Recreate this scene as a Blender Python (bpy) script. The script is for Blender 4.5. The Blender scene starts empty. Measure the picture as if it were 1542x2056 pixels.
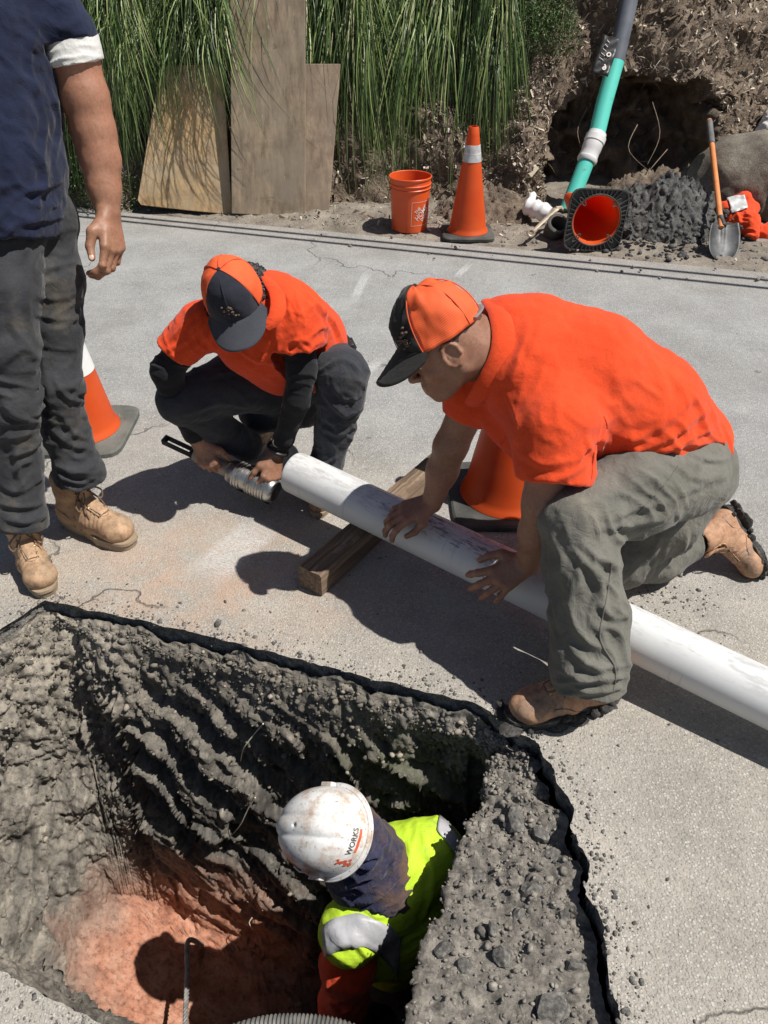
import bpy, bmesh, math, random
import numpy as np
from mathutils import Vector, Matrix
from mathutils.geometry import tessellate_polygon
rng = np.random.default_rng(7); random.seed(7)
D = bpy.data; SC = bpy.context.scene; COL = SC.collection
# ------------------------------------------------------------------ camera, light, exposure
CH, TH, F = 1.75, math.radians(37), 1545.0
cs, sn = math.cos(TH), math.sin(TH)
cam = D.cameras.new('camera'); co = D.objects.new('camera', cam); COL.objects.link(co)
co.location = (0, 0, CH); co.rotation_euler = (math.pi/2-TH, 0, 0)
cam.sensor_fit = 'VERTICAL'; cam.sensor_height = 36; cam.lens = F/2056*36; cam.clip_start = .05; cam.clip_end = 600
SC.camera = co
SUN = Vector((.54, -.147, 1.0)).normalized()
elev = math.asin(SUN.z); azi = math.atan2(SUN.x, SUN.y)
w = D.worlds.new('World'); SC.world = w; w.use_nodes = True
nt = w.node_tree; bg = nt.nodes['Background']; sk = nt.nodes.new('ShaderNodeTexSky')
sk.sky_type = 'NISHITA'; sk.sun_disc = False; sk.sun_elevation = elev; sk.sun_rotation = azi
nt.links.new(sk.outputs[0], bg.inputs[0]); bg.inputs[1].default_value = .05
sl = D.lights.new('sun', 'SUN'); sl.energy = 5.0; sl.angle = math.radians(.5); sl.color = (1, .965, .91)
so = D.objects.new('sun', sl); COL.objects.link(so); so.rotation_euler = SUN.to_track_quat('Z', 'Y').to_euler()
so.location = SUN*30
SC.view_settings.view_transform = 'Standard'; SC.view_settings.look = 'None'
SC.cycles.max_bounces = 6; SC.cycles.diffuse_bounces = 2
SC.view_settings.exposure = .16; SC.view_settings.gamma = 1; SC.view_settings.use_curve_mapping = False
# ------------------------------------------------------------------ pixel -> world helpers (target pixels 1542x2056)
def A(*v): return np.array(v, float)
def W(x, y, z):
    u = (x-771)/F; v = (y-1028)/F
    return A(z*u, z*(cs-v*sn), CH+z*(-sn-v*cs))
def G(x, y, h=0.):
    v = (y-1028)/F
    return W(x, y, (CH-h)/(sn+v*cs))
def V(r, u, f): return A(r, sn*u+cs*f, cs*u-sn*f)     # camera-axis vector -> world
def unit(v): v = np.asarray(v, float); return v/np.linalg.norm(v)
def onplane(x, y, p0, n):
    d = W(x, y, 1.)-A(0, 0, CH); t = np.dot(np.asarray(p0)-A(0, 0, CH), n)/np.dot(d, n)
    return A(0, 0, CH)+t*d
# ------------------------------------------------------------------ numpy noise
_g = rng.normal(size=(256, 3)); _g /= np.linalg.norm(_g, axis=1)[:, None]; _g = _g.astype(np.float32)
def _h(i, j, k): return ((i*73856093) ^ (j*19349663) ^ (k*83492791)).astype(np.int64)
def perlin(p, seed=0):
    p = np.asarray(p, np.float32); i0 = np.floor(p).astype(np.int64); f = p-i0
    u = f*f*f*(f*(f*6-15)+10); out = 0
    for a in (0, 1):
        for b in (0, 1):
            for c in (0, 1):
                h = _h(i0[:, 0]+a, i0[:, 1]+b, i0[:, 2]+c+seed*31); h = (h ^ (h >> 7) ^ (h >> 15)) & 255
                g = _g[h]; d = (g*(f-np.array([a, b, c], np.float32))).sum(1)
                out = out+d*(u[:, 0] if a else 1-u[:, 0])*(u[:, 1] if b else 1-u[:, 1])*(u[:, 2] if c else 1-u[:, 2])
    return out*1.6
def fbm(p, o=4, seed=0, g=.5):
    s = 0; a = 1.
    for i in range(o): s = s+a*perlin(np.asarray(p)*2**i, seed+i*7); a *= g
    return s
def rnd(h, k): return (((h*(2654435761+k*97)) >> 9) & 1023)/1023.
def cells(p, seed=0):
    """cellular noise: (F1, F2, id, offset to the cell point)"""
    p = np.asarray(p, np.float64); i0 = np.floor(p).astype(np.int64); n = len(p)
    f1 = np.full(n, 9.); f2 = np.full(n, 9.); cid = np.zeros(n, np.int64); off = np.zeros((n, 3))
    for a in (-1, 0, 1):
        for b in (-1, 0, 1):
            for c in (-1, 0, 1):
                q = i0+np.array([a, b, c]); h = np.abs(_h(q[:, 0], q[:, 1], q[:, 2]+seed*57))+11
                h = h ^ (h >> 13)
                d = np.stack([q[:, 0]+rnd(h, 1), q[:, 1]+rnd(h, 2), q[:, 2]+rnd(h, 3)], 1)-p
                r = np.sqrt((d*d).sum(1)); m = r < f1
                f2 = np.where(m, f1, np.minimum(f2, r)); f1 = np.where(m, r, f1); cid = np.where(m, h, cid); off[m] = d[m]
    return f1, f2, cid, off
def sstep(a, b, x): t = np.clip((x-a)/(b-a), 0, 1); return t*t*(3-2*t)
# ------------------------------------------------------------------ object helpers
def mesh(name, v, f, m=None, parent=None, smooth=True, loc=None):
    me = D.meshes.new(name); v = np.asarray(v, np.float32); f = f if isinstance(f, np.ndarray) else list(f)
    if isinstance(f, np.ndarray) and f.ndim == 2:
        n, k = f.shape; me.vertices.add(len(v)); me.vertices.foreach_set('co', v.ravel())
        me.loops.add(n*k); me.loops.foreach_set('vertex_index', f.astype(np.int32).ravel())
        me.polygons.add(n); me.polygons.foreach_set('loop_start', np.arange(0, n*k, k, dtype=np.int32))
        me.polygons.foreach_set('loop_total', np.full(n, k, np.int32)); me.update(calc_edges=True); me.validate()
    else: me.from_pydata([tuple(map(float, q)) for q in v], [], f)
    if smooth: me.polygons.foreach_set('use_smooth', np.ones(len(me.polygons), bool))
    if m:
        for q in (m if isinstance(m, (list, tuple)) else [m]): me.materials.append(q)
    o = D.objects.new(name, me); COL.objects.link(o)
    if parent is not None:
        o.parent = parent; o.matrix_parent_inverse = parent.matrix_world.inverted() if loc is None else Matrix()
    if loc is not None: o.location = loc
    return o
def tag(o, label=None, cat=None, group=None, kind=None):
    if label: o['label'] = label
    if cat: o['category'] = cat
    if group: o['group'] = group
    if kind: o['kind'] = kind
    return o
def empty(name, loc, label=None, cat=None, group=None, M=None):
    o = D.objects.new(name, None); COL.objects.link(o); o.empty_display_size = .1
    o.matrix_world = M if M is not None else Matrix.Translation(Vector(loc)); tag(o, label, cat, group)
    bpy.context.view_layer.update()
    return o
class MB:
    """collects shapes into ONE mesh"""
    def __init__(s): s.v = []; s.f = []; s.n = 0
    def add(s, v, f): s.v.append(np.asarray(v, float)); s.f += [tuple(i+s.n for i in q) for q in f]; s.n += len(v); return s
    def box(s, c, size, R=None):
        h = np.asarray(size)/2; v = np.array([[x, y, z] for x in (-1, 1) for y in (-1, 1) for z in (-1, 1)])*h
        if R is not None: v = v@np.asarray(R).T
        return s.add(v+np.asarray(c), [(0, 1, 3, 2), (4, 6, 7, 5), (0, 4, 5, 1), (2, 3, 7, 6), (0, 2, 6, 4), (1, 5, 7, 3)])
    def tube(s, pts, r, n=10, cap=True, flat=None):
        pts = np.asarray(pts, float); r = np.broadcast_to(np.asarray(r, float), (len(pts),)); v = []; f = []
        t = np.gradient(pts, axis=0); t /= np.linalg.norm(t, axis=1)[:, None]+1e-9
        a = A(0, 0, 1) if abs(t[0][2]) < .9 else A(1, 0, 0); u = unit(np.cross(t[0], a))
        for i, p in enumerate(pts):
            u = unit(u-t[i]*np.dot(u, t[i])); b = np.cross(t[i], u)
            for k in range(n):
                q = 2*math.pi*k/n; v.append(p+r[i]*(math.cos(q)*u+math.sin(q)*b*(flat or 1)))
        for i in range(len(pts)-1):
            for k in range(n): f.append((i*n+k, i*n+(k+1) % n, (i+1)*n+(k+1) % n, (i+1)*n+k))
        if cap: f.append(tuple(range(n))[::-1]); f.append(tuple((len(pts)-1)*n+k for k in range(n)))
        return s.add(v, f)
    def lathe(s, prof, n=40, M=None):
        v = []; f = []; m = len(prof)
        for k in range(n):
            a = 2*math.pi*k/n
            for r, z in prof: v.append((r*math.cos(a), r*math.sin(a), z))
        for k in range(n):
            for i in range(m-1): f.append((k*m+i, ((k+1) % n)*m+i, ((k+1) % n)*m+i+1, k*m+i+1))
        v = np.array(v)
        if M is not None: v = v@np.array(M.to_3x3()).T+np.array(M.translation)
        return s.add(v, f)
    def build(s, name, m, parent=None, smooth=True, bevel=0, loc=None):
        o = mesh(name, np.concatenate(s.v), s.f, m, parent, smooth, loc)
        if smooth: 
            try: o.data.set_sharp_from_angle(angle=math.radians(40))
            except Exception: pass
        if bevel:
            b = o.modifiers.new('b', 'BEVEL'); b.width = bevel; b.segments = 2; b.limit_method = 'ANGLE'
        return o
def frame_mat(o, x, y, z):
    return Matrix(((x[0], y[0], z[0], o[0]), (x[1], y[1], z[1], o[1]), (x[2], y[2], z[2], o[2]), (0, 0, 0, 1)))
def ortho(fwd, up):
    f = unit(fwd); l = unit(np.cross(up, f)); u = np.cross(f, l); return f, l, u
# ------------------------------------------------------------------ materials
class N:
    def __init__(s, name):
        s.m = D.materials.new(name); s.m.use_nodes = True; s.t = s.m.node_tree; s.b = s.t.nodes['Principled BSDF']
        tc = s.t.nodes.new('ShaderNodeTexCoord'); s.co = tc.outputs['Object']; s.tc = tc
    def n(s, typ, **k):
        o = s.t.nodes.new('ShaderNode'+typ)
        for a, v in k.items():
            if a.startswith('_'): setattr(o, a[1:], v)
            else:
                i = o.inputs[int(a[1:])] if a[0] == 'i' and a[1:].isdigit() else o.inputs[a]
                if hasattr(v, 'is_output'): s.t.links.new(v, i)
                else: i.default_value = v
        return o
    def noise(s, scale, detail=5, rough=.55, co=None, dist=0): return s.n('TexNoise', Vector=co or s.co, Scale=scale, Detail=detail, Roughness=rough, Distortion=dist).outputs[0]
    def vor(s, scale, feat='F1', out=0, co=None): return s.n('TexVoronoi', _feature=feat, Vector=co or s.co, Scale=scale).outputs[out]
    def ramp(s, fac, stops, interp='LINEAR'):
        r = s.t.nodes.new('ShaderNodeValToRGB'); s.t.links.new(fac, r.inputs[0]); e = r.color_ramp; e.interpolation = interp
        while len(e.elements) < len(stops): e.elements.new(.5)
        for q, (p, c) in zip(e.elements, stops):
            q.position = p; q.color = (c, c, c, 1) if isinstance(c, (int, float)) else (*c, 1)
        return r.outputs[0]
    def mix(s, fac, a, b, mode='MIX'):
        x = s.t.nodes.new('ShaderNodeMix'); x.data_type = 'RGBA'; x.blend_type = mode
        for i, v in ((0, fac), (6, a), (7, b)):
            if hasattr(v, 'is_output'): s.t.links.new(v, x.inputs[i])
            elif i == 0: x.inputs[0].default_value = v
            else: x.inputs[i].default_value = (*v, 1) if len(v) == 3 else v
        return x.outputs[2]
    def math(s, op, a, b=0., c=0.): return s.n('Math', _operation=op, i0=a, i1=b, i2=c).outputs[0]
    def map(s, scale=(1, 1, 1), rot=(0, 0, 0), loc=(0, 0, 0), co=None):
        return s.n('Mapping', Vector=co or s.co, Scale=scale, Rotation=rot, Location=loc).outputs[0]
    def sep(s, co=None): return s.n('SeparateXYZ', i0=co or s.co).outputs
    def bump(s, h, strength=.5, dist=.01, normal=None):
        b = s.n('Bump', Height=h, Strength=strength, Distance=dist)
        if normal: s.t.links.new(normal, b.inputs['Normal'])
        return b.outputs[0]
    def out(s, col=None, rough=None, normal=None, metal=None, **k):
        for nm, v in (('Base Color', col), ('Roughness', rough), ('Normal', normal), ('Metallic', metal)):
            if v is None: continue
            i = s.b.inputs[nm]
            if hasattr(v, 'is_output'): s.t.links.new(v, i)
            else: i.default_value = (*v, 1) if isinstance(v, tuple) else v
        for a, v in k.items(): s.b.inputs[a.replace('_', ' ')].default_value = v
        return s.m
def simple(name, c1, c2, scale=8, rough=.8, bs=60, bstr=.3, bd=.003, metal=0, lo=.35, hi=.65, spec=None, dirt=None):
    m = N(name); nz = m.noise(scale, 6, .6); c = m.mix(m.ramp(nz, [(lo, 0), (hi, 1)]), c1, c2)
    if dirt: c = m.mix(m.ramp(m.noise(dirt[2], 6, .65), [(dirt[1], 0), (dirt[1]+.12, 1)]), c, dirt[0])
    if spec is not None: m.b.inputs['Specular IOR Level'].default_value = spec
    return m.out(c, rough, m.bump(m.noise(bs, 4), bstr, bd), metal)
def cloth(name, c1, c2, dirt=None, weave=900, rough=.92, wr=.5):
    m = N(name); c = m.mix(m.ramp(m.noise(9, 6, .6), [(.35, 0), (.65, 1)]), c1, c2)
    if dirt:
        c = m.mix(m.math('MULTIPLY', m.ramp(m.noise(dirt[2], 7, .65), [(dirt[1], 0), (dirt[1]+.16, 1)]), dirt[3] if len(dirt) > 3 else .8), c, dirt[0])
    c = m.mix(m.ramp(m.noise(260, 2), [(.3, .82), (.7, 1.0)]), (0, 0, 0), c)
    w1 = m.n('TexWave', Vector=m.map((1, 1, 1), (.3, .2, .5)), Scale=weave/6.28, Distortion=1).outputs[1]
    n1 = m.bump(w1, .15, .001); n2 = m.bump(m.noise(22, 5, .6, dist=.6), wr, .012, n1)
    m.b.inputs['Sheen Weight'].default_value = .12; m.b.inputs['Specular IOR Level'].default_value = .2
    return m.out(c, rough, n2)
# asphalt --------------------------------------------------------------------
def asphalt_mat():
    m = N('asphalt'); X, Y, Z = m.sep()
    wob = m.noise(1.1, 4)
    g = m.math('ADD', m.math('ADD', Y, m.math('MULTIPLY', X, .28)), m.math('MULTIPLY', m.math('SUBTRACT', wob, .5), 1.3))
    near = m.ramp(m.math('DIVIDE', g, 6.0), [(.33, 1), (.52, 0)])           # sandy near the pit, bluish grey beyond
    col = m.mix(near, (.335, .336, .33), (.42, .378, .315))
    far = m.ramp(m.math('DIVIDE', m.math('ADD', Y, m.math('MULTIPLY', X, .3)), 10.), [(.50, 0), (.56, 1)])
    col = m.mix(m.math('MULTIPLY', far, .6), col, (.33, .285, .23))
    col = m.mix(m.ramp(m.noise(3.1, 7, .7), [(.32, .60), (.66, 1)]), (0, 0, 0), col)
    # aggregate: pale and dark stones set in the binder
    v = m.n('TexVoronoi', Vector=m.co, Scale=150.); vc = m.n('SeparateColor', i0=v.outputs[1]).outputs[0]
    stone = m.ramp(v.outputs[0], [(.38, 1), (.55, 0)])
    col = m.mix(m.math('MULTIPLY', stone, m.ramp(vc, [(.74, 0), (.78, .6)])), col, (.62, .59, .53))
    col = m.mix(m.math('MULTIPLY', stone, m.ramp(vc, [(.10, .55), (.22, 0)])), col, (.14, .135, .13))
    v2 = m.n('TexVoronoi', Vector=m.co, Scale=330.); v2c = m.n('SeparateColor', i0=v2.outputs[1]).outputs[1]
    col = m.mix(.24, col, m.mix(v2c, (.16, .155, .15), (.60, .58, .54)))
    # reddish clay dust close to the pit
    d = m.n('VectorMath', _operation='DISTANCE', i0=m.map((1, 1.6, 1)), i1=(-.62, 3.15, 0)).outputs['Value']
    red = m.math('MULTIPLY', m.ramp(d, [(.12, .55), (.8, 0)]), m.ramp(m.noise(7, 7, .7), [(.38, 0), (.6, 1)]))
    col = m.mix(red, col, (.47, .29, .19))
    # thin cracks
    wc = m.n('VectorMath', _operation='MULTIPLY_ADD', i0=m.n('TexNoise', Vector=m.co, Scale=4., Detail=5.).outputs[1], i1=(.5, .5, .5), i2=m.co).outputs[0]
    cr = m.vor(.8, 'DISTANCE_TO_EDGE', 0, wc)
    crk = m.math('MULTIPLY', m.ramp(cr, [(.0015, 1), (.0065, 0)]), m.ramp(m.noise(1.3, 2), [(.53, 0), (.6, 1)]))
    col = m.mix(m.math('MULTIPLY', crk, .7), col, (.05, .045, .04))
    # dark spots
    blo = m.ramp(m.noise(.9, 5, .6), [(.52, 0), (.66, .32)]); col = m.mix(blo, col, (.2, .19, .175))
    sp = m.ramp(m.noise(11, 3, .5), [(.71, 0), (.75, 1)])
    col = m.mix(m.math('MULTIPLY', sp, .55), col, (.1, .09, .08))
    h = m.math('ADD', m.math('MULTIPLY', stone, .5), m.math('SUBTRACT', m.noise(90, 5, .7), m.math('MULTIPLY', crk, 2.5)))
    n1 = m.bump(h, .75, .0035)
    return m.out(col, .9, n1)
def soil(name, a, b, c, s=6, bstr=.8, bd=.012, rough=.95, fine=120):
    m = N(name); col = m.ramp(m.noise(s, 8, .65), [(.3, a), (.5, b), (.7, c)])
    col = m.mix(m.ramp(m.noise(fine, 3, .6), [(.35, .55), (.65, 1)]), (0, 0, 0), col)
    return m.out(col, rough, m.bump(m.noise(fine*.5, 6, .7), bstr, bd))
def pit_mat():
    m = N('pit_earth'); X, Y, Z = m.sep()
    zz = m.math('ADD', Z, m.math('MULTIPLY', m.math('SUBTRACT', m.noise(5, 6, .6), .5), .35))
    # streaked dark shale; palest streaks are highlights of lit ridges put into the colour
    q = m.map((30, 7, 7), (0, .85, .3)); st = m.noise(1, 7, .65, q)
    shale = m.ramp(st, [(.26, (.035, .032, .029)), (.47, (.095, .086, .075)), (.6, (.20, .18, .15)), (.74, (.50, .45, .37))])
    tan = m.ramp(m.noise(28, 7, .7), [(.3, (.13, .115, .09)), (.5, (.38, .33, .26)), (.72, (.62, .54, .42))])
    dk = m.ramp(m.noise(34, 7, .7), [(.3, (.04, .037, .034)), (.5, (.13, .118, .10)), (.72, (.40, .36, .30))])
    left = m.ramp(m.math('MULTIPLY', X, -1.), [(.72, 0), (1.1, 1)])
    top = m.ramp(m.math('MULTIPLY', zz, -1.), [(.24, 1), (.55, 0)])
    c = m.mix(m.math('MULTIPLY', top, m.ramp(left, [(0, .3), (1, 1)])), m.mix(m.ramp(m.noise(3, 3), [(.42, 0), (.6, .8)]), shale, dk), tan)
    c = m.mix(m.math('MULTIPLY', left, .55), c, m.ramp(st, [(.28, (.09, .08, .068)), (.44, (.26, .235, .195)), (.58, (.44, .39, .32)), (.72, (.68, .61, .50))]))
    # gravel ledge beside the asphalt: grey-brown crushed stone
    led = m.math('MULTIPLY', m.ramp(m.math('MULTIPLY', zz, -1.), [(.26, 1), (.36, 0)]), m.ramp(m.math('ADD', X, 0.), [(.02, 0), (.1, 1)]))
    vv = m.n('TexVoronoi', Vector=m.co, Scale=70.)
    gcol = m.mix(.25, m.ramp(m.noise(34, 8, .75), [(.3, (.10, .09, .08)), (.5, (.27, .242, .205)), (.7, (.46, .41, .34))]), m.ramp(m.n('SeparateColor', i0=vv.outputs[1]).outputs[0], [(.2, (.08, .077, .072)), (.6, (.28, .255, .22)), (.95, (.52, .47, .4))]))
    c = m.mix(led, c, gcol)
    # red clay at the bottom left
    d = m.n('VectorMath', _operation='DISTANCE', i0=m.map((1, 1.0, .9)), i1=(-.74, 1.22, -1.33)).outputs['Value']
    rd = m.math('ADD', d, m.math('MULTIPLY', m.math('SUBTRACT', m.noise(6, 7, .65), .5), .45))
    clay = m.ramp(m.noise(14, 8, .65), [(.28, (.28, .11, .065)), (.5, (.52, .235, .145)), (.75, (.64, .38, .27))])
    c = m.mix(m.ramp(rd, [(.30, 1), (.62, 0)]), c, clay)
    # faint moss in the shaded corner
    d2 = m.n('VectorMath', _operation='DISTANCE', i0=m.co, i1=(.08, 1.44, -.42)).outputs['Value']
    gm = m.math('MULTIPLY', m.ramp(d2, [(.1, 1), (.36, 0)]), m.ramp(m.noise(16, 5), [(.4, 0), (.6, 1)]))
    c = m.mix(m.math('MULTIPLY', gm, .7), c, (.05, .085, .015))
    n1 = m.bump(m.noise(1, 9, .75, m.map((50, 16, 18), (0, .85, .3)), .4), m.math('SUBTRACT', .7, m.math('MULTIPLY', m.ramp(rd, [(.34, 1), (.5, 0)]), .65)), .010)
    n2 = m.bump(m.noise(60, 8, .8), .8, .008, n1)
    c = m.mix(m.ramp(m.noise(48, 8, .75), [(.32, .30), (.52, 1)]), (.01, .009, .008), c)
    return m.out(c, m.ramp(st, [(.3, .5), (.6, .9)]), m.bump(m.noise(210, 4, .7), .6, .003, n2))
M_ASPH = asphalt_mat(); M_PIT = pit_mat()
M_ASIDE = soil('asphalt_broken_edge', (.12, .112, .10), (.27, .25, .222), (.46, .43, .375), 40, fine=160)
M_BANK = soil('bank_soil', (.10, .075, .055), (.24, .18, .13), (.42, .33, .24), 7, 1, .02)
M_DIRT = soil('verge_dirt', (.16, .135, .105), (.27, .23, .185), (.40, .35, .285), 5, .8, .01)
M_CLAYD = soil('wet_dark_clay', (.04, .04, .041), (.095, .093, .088), (.21, .2, .18), 26, .8, .012, .8)
M_STONE = soil('crushed_stone', (.10, .093, .083), (.25, .226, .195), (.48, .44, .38), 18, .6, .004)
M_CHUNK = soil('asphalt_chunk', (.08, .077, .072), (.17, .16, .145), (.32, .30, .265), 30, .7, .005)
M_CONC = soil('old_concrete', (.20, .185, .16), (.33, .305, .265), (.46, .43, .38), 7, .5, .006)
M_GROUND = soil('earth', (.08, .07, .05), (.15, .125, .09), (.24, .2, .15), 2)
def isl_mat(name, stops, rough=.7, spec=.4, trans=0):
    m = N(name); r = m.n('NewGeometry').outputs['Random Per Island']; c = m.ramp(r, stops)
    m.b.inputs['Specular IOR Level'].default_value = spec
    if trans: m.b.inputs['Transmission Weight'].default_value = 0
    return m.out(c, rough)
M_GRASS = isl_mat('grass_blade', [(0, (.015, .03, .007)), (.35, (.05, .095, .02)), (.6, (.13, .20, .05)), (.82, (.26, .34, .12)), (.95, (.36, .38, .18)), (1, (.5, .44, .28))], .42, .5)  # darkest and palest blade colours also imitate shaded gaps and highlights
M_SHRUB = isl_mat('juniper_leaf', [(0, (.02, .05, .012)), (.5, (.05, .10, .02)), (1, (.13, .20, .05))], .55)
M_MULCH = isl_mat('wood_chips', [(0, (.09, .065, .045)), (.4, (.25, .19, .14)), (.7, (.46, .38, .29)), (1, (.70, .62, .50))], .85, .2)
M_STEM = simple('dry_twig', (.16, .11, .07), (.3, .23, .16), 30)
def slate_mat():
    m = N('slate'); r = m.n('NewGeometry').outputs['Random Per Island']
    st = m.noise(1, 8, .7, m.map((40, 14, 14), (0, .85, .3))); c = m.mix(m.ramp(st, [(.3, 0), (.7, 1)]), (.055, .052, .048), (.23, .215, .19))
    c = m.mix(m.ramp(r, [(.0, .75), (.5, 0), (1, 0)]), c, (.30, .26, .20)); c = m.mix(m.ramp(m.noise(40, 7, .75), [(.55, 0), (.7, .6)]), c, (.40, .35, .27))
    return m.out(c, .6, m.bump(m.noise(50, 8, .75), .7, .006))
M_SLATE = slate_mat()
M_GRIT = isl_mat('wall_gravel', [(0, (.06, .056, .05)), (.5, (.16, .145, .12)), (.9, (.24, .21, .17)), (1, (.36, .31, .25))], .9, .2)
def ply(name, a, b, c, s=3):
    m = N(name); g = m.noise(1, 8, .7, m.map((22, 22, 1.6))); col = m.mix(m.ramp(g, [(.36, 0), (.62, 1)]), tuple(x*.72 for x in a), tuple(min(1, x*1.12) for x in b)); col = m.mix(m.ramp(m.noise(1, 4, .6, m.map((3, 3, 9))), [(.5, 0), (.66, .45)]), col, tuple(x*.6 for x in a))
    col = m.mix(m.ramp(m.noise(s, 7, .7), [(.42, 0), (.62, .8)]), col, c)
    sc = m.noise(1, 4, .6, m.map((60, 60, 3), (0, .12, 0))); col = m.mix(m.ramp(sc, [(.68, 0), (.72, .6)]), col, (.55, .5, .42))
    col = m.mix(m.ramp(m.noise(13, 4), [(.66, 0), (.72, .5)]), col, (.12, .085, .05))
    return m.out(col, .75, m.bump(g, .25, .003))
M_PLY1 = ply('warm_plywood', (.40, .25, .115), (.56, .38, .19), (.46, .36, .24))
M_PLY2 = ply('weathered_plywood', (.25, .185, .12), (.36, .275, .185), (.27, .22, .165))
M_PLY3 = ply('brown_plywood', (.30, .21, .14), (.36, .27, .19), (.24, .19, .14))
def timber():
    m = N('weathered_timber'); q = m.map((1, 1, 1)); X, Y, Z = m.sep()
    g = m.noise(1, 7, .6, m.map((2.5, 60, 60))); col = m.ramp(g, [(.3, (.085, .055, .035)), (.5, (.21, .145, .095)), (.72, (.38, .285, .195))])
    r = m.n('VectorMath', _operation='LENGTH', i0=m.map((0, 1, 1), (0, 0, 0), (0, .03, .02))).outputs['Value']
    ring = m.math('SINE', m.math('MULTIPLY', m.math('ADD', r, m.math('MULTIPLY', m.noise(20, 3), .01)), 1100.))
    return m.out(m.mix(m.math('MULTIPLY', m.ramp(ring, [(0, 1), (.4, 0)]), .4), col, (.06, .035, .02)), .85, m.bump(g, .6, .006))
M_TIMB = timber()
M_ORANGE = simple('cone_orange', (.78, .10, .018), (.86, .14, .028), 5, .45, 30, .08, .002, dirt=((.3, .13, .07), .66, 14))
def translucent(m, c, f):
    t = m.node_tree; o = [x for x in t.nodes if x.type == 'OUTPUT_MATERIAL'][0]; tr = t.nodes.new('ShaderNodeBsdfTranslucent'); tr.inputs[0].default_value = (*c, 1); mx = t.nodes.new('ShaderNodeMixShader'); mx.inputs[0].default_value = f
    t.links.new(t.nodes['Principled BSDF'].outputs[0], mx.inputs[1]); t.links.new(tr.outputs[0], mx.inputs[2]); t.links.new(mx.outputs[0], o.inputs[0])
translucent(M_ORANGE, (.95, .07, .02), .34)
M_BUCKET = simple('bucket_orange', (.74, .095, .018), (.8, .115, .025), 5, .38, 30, .05, .001, dirt=((.25, .12, .07), .68, 11))
M_RUBBER = simple('black_rubber', (.035, .036, .033), (.09, .09, .08), 9, .75, 60, .4, .003)
M_RUBG = simple('worn_rubber_base', (.075, .08, .07), (.15, .15, .13), 9, .8, 60, .4, .003)
M_REFL = simple('reflective_collar', (.40, .41, .41), (.62, .62, .60), 30, .35, 90, .1, .001)
M_COLW = simple('white_collar', (.74, .74, .72), (.8, .8, .78), 12, .45, 90, .1, .001)
M_WHITE = simple('printed_white', (.72, .62, .56), (.8, .72, .66), 30, .6, 60, .1, .001)
def pvc(name, a, scuff, dirtc):
    m = N(name); col = m.mix(m.ramp(m.noise(3, 5), [(.4, 0), (.7, 1)]), tuple(x*.94 for x in a), tuple(x*.80 for x in a))
    X, Y, Z = m.sep()
    s = m.noise(1, 9, .78, m.map((16, 60, 60)));  mid = m.math('MULTIPLY', m.ramp(m.math('MULTIPLY', X, .5), [(.16, .25), (.24, 1)]), m.ramp(m.math('MULTIPLY', X, .5), [(.42, 1), (.5, .0)])); ang = m.ramp(m.math('MULTIPLY', Z, 6.), [(.22, 0), (.42, 1)])
    col = m.mix(m.math('MULTIPLY', m.math('MULTIPLY', m.ramp(s, [(.50, 0), (.57, .95)]), ang), mid), col, scuff)
    col = m.mix(m.math('MULTIPLY', m.ramp(m.noise(1, 8, .75, m.map((12, 50, 50), loc=(1, 5, 2))), [(.50, 0), (.60, .7)]), ang), col, (.42, .42, .41))
    col = m.mix(m.math('MULTIPLY', m.ramp(m.noise(1, 8, .75, m.map((5, 26, 26), loc=(4, 2, 1))), [(.56, 0), (.64, .8)]), m.math('MULTIPLY', ang, mid)), col, dirtc)
    lines = m.noise(1, 3, .5, m.map((40, 3, 3), (0, .3, .2))); col = m.mix(m.ramp(lines, [(.66, 0), (.7, .3)]), col, (.35, .33, .3))
    return m.out(col, .42, m.bump(m.noise(40, 4), .1, .002))
M_PVC = pvc('white_pvc', (.74, .74, .73), (.09, .085, .09), (.34, .22, .17))
M_GPIPE = simple('green_sewer_pipe', (.10, .60, .49), (.14, .66, .54), 3, .4, 50, .1, .002, dirt=((.12, .3, .22), .62, 12))
M_PIPEU = simple('shaded_grey_pipe', (.085, .095, .12), (.14, .15, .175), 6, .6, 50, .1, .002)  # grey upper pipe, its colour darkened to look shaded
M_FIT = simple('white_fitting', (.7, .7, .68), (.8, .8, .78), 8, .45, 60, .1, .002, dirt=((.35, .28, .22), .66, 20))
M_STEEL = simple('worn_steel', (.38, .37, .35), (.62, .61, .58), 30, .32, 200, .25, .001, .9, dirt=((.16, .12, .09), .6, 25))
M_TAPE = simple('tan_dirty_tube', (.33, .26, .19), (.48, .40, .31), 14, .55, 90, .2, .001, .3)
M_LUMP = soil('lump_concrete', (.12, .10, .08), (.22, .19, .15), (.34, .30, .24), 6, .6, .01)
M_BLK = simple('black_plastic', (.012, .012, .013), (.03, .03, .03), 20, .45, 90, .2, .001)
M_SHOVEL = simple('shovel_steel', (.06, .062, .065), (.13, .132, .135), 9, .55, 80, .2, .002, .75, dirt=((.07, .065, .06), .5, 14))
M_SHAFT = simple('orange_shaft', (.62, .2, .06), (.72, .28, .1), 12, .5)
M_GRIP = simple('grey_grip', (.1, .1, .1), (.17, .17, .16), 20, .8)
M_CABLE = simple('grey_cable', (.16, .155, .15), (.3, .29, .27), 30, .6)
M_ROOT = simple('pale_root', (.42, .36, .28), (.6, .53, .43), 30, .8)
M_HOSE = simple('ribbed_hose', (.07, .07, .065), (.2, .19, .17), 20, .6)
M_SACK = simple('white_sack', (.55, .53, .5), (.72, .7, .67), 12, .8, 40, .6, .01, dirt=((.3, .2, .14), .55, 12))
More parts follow.
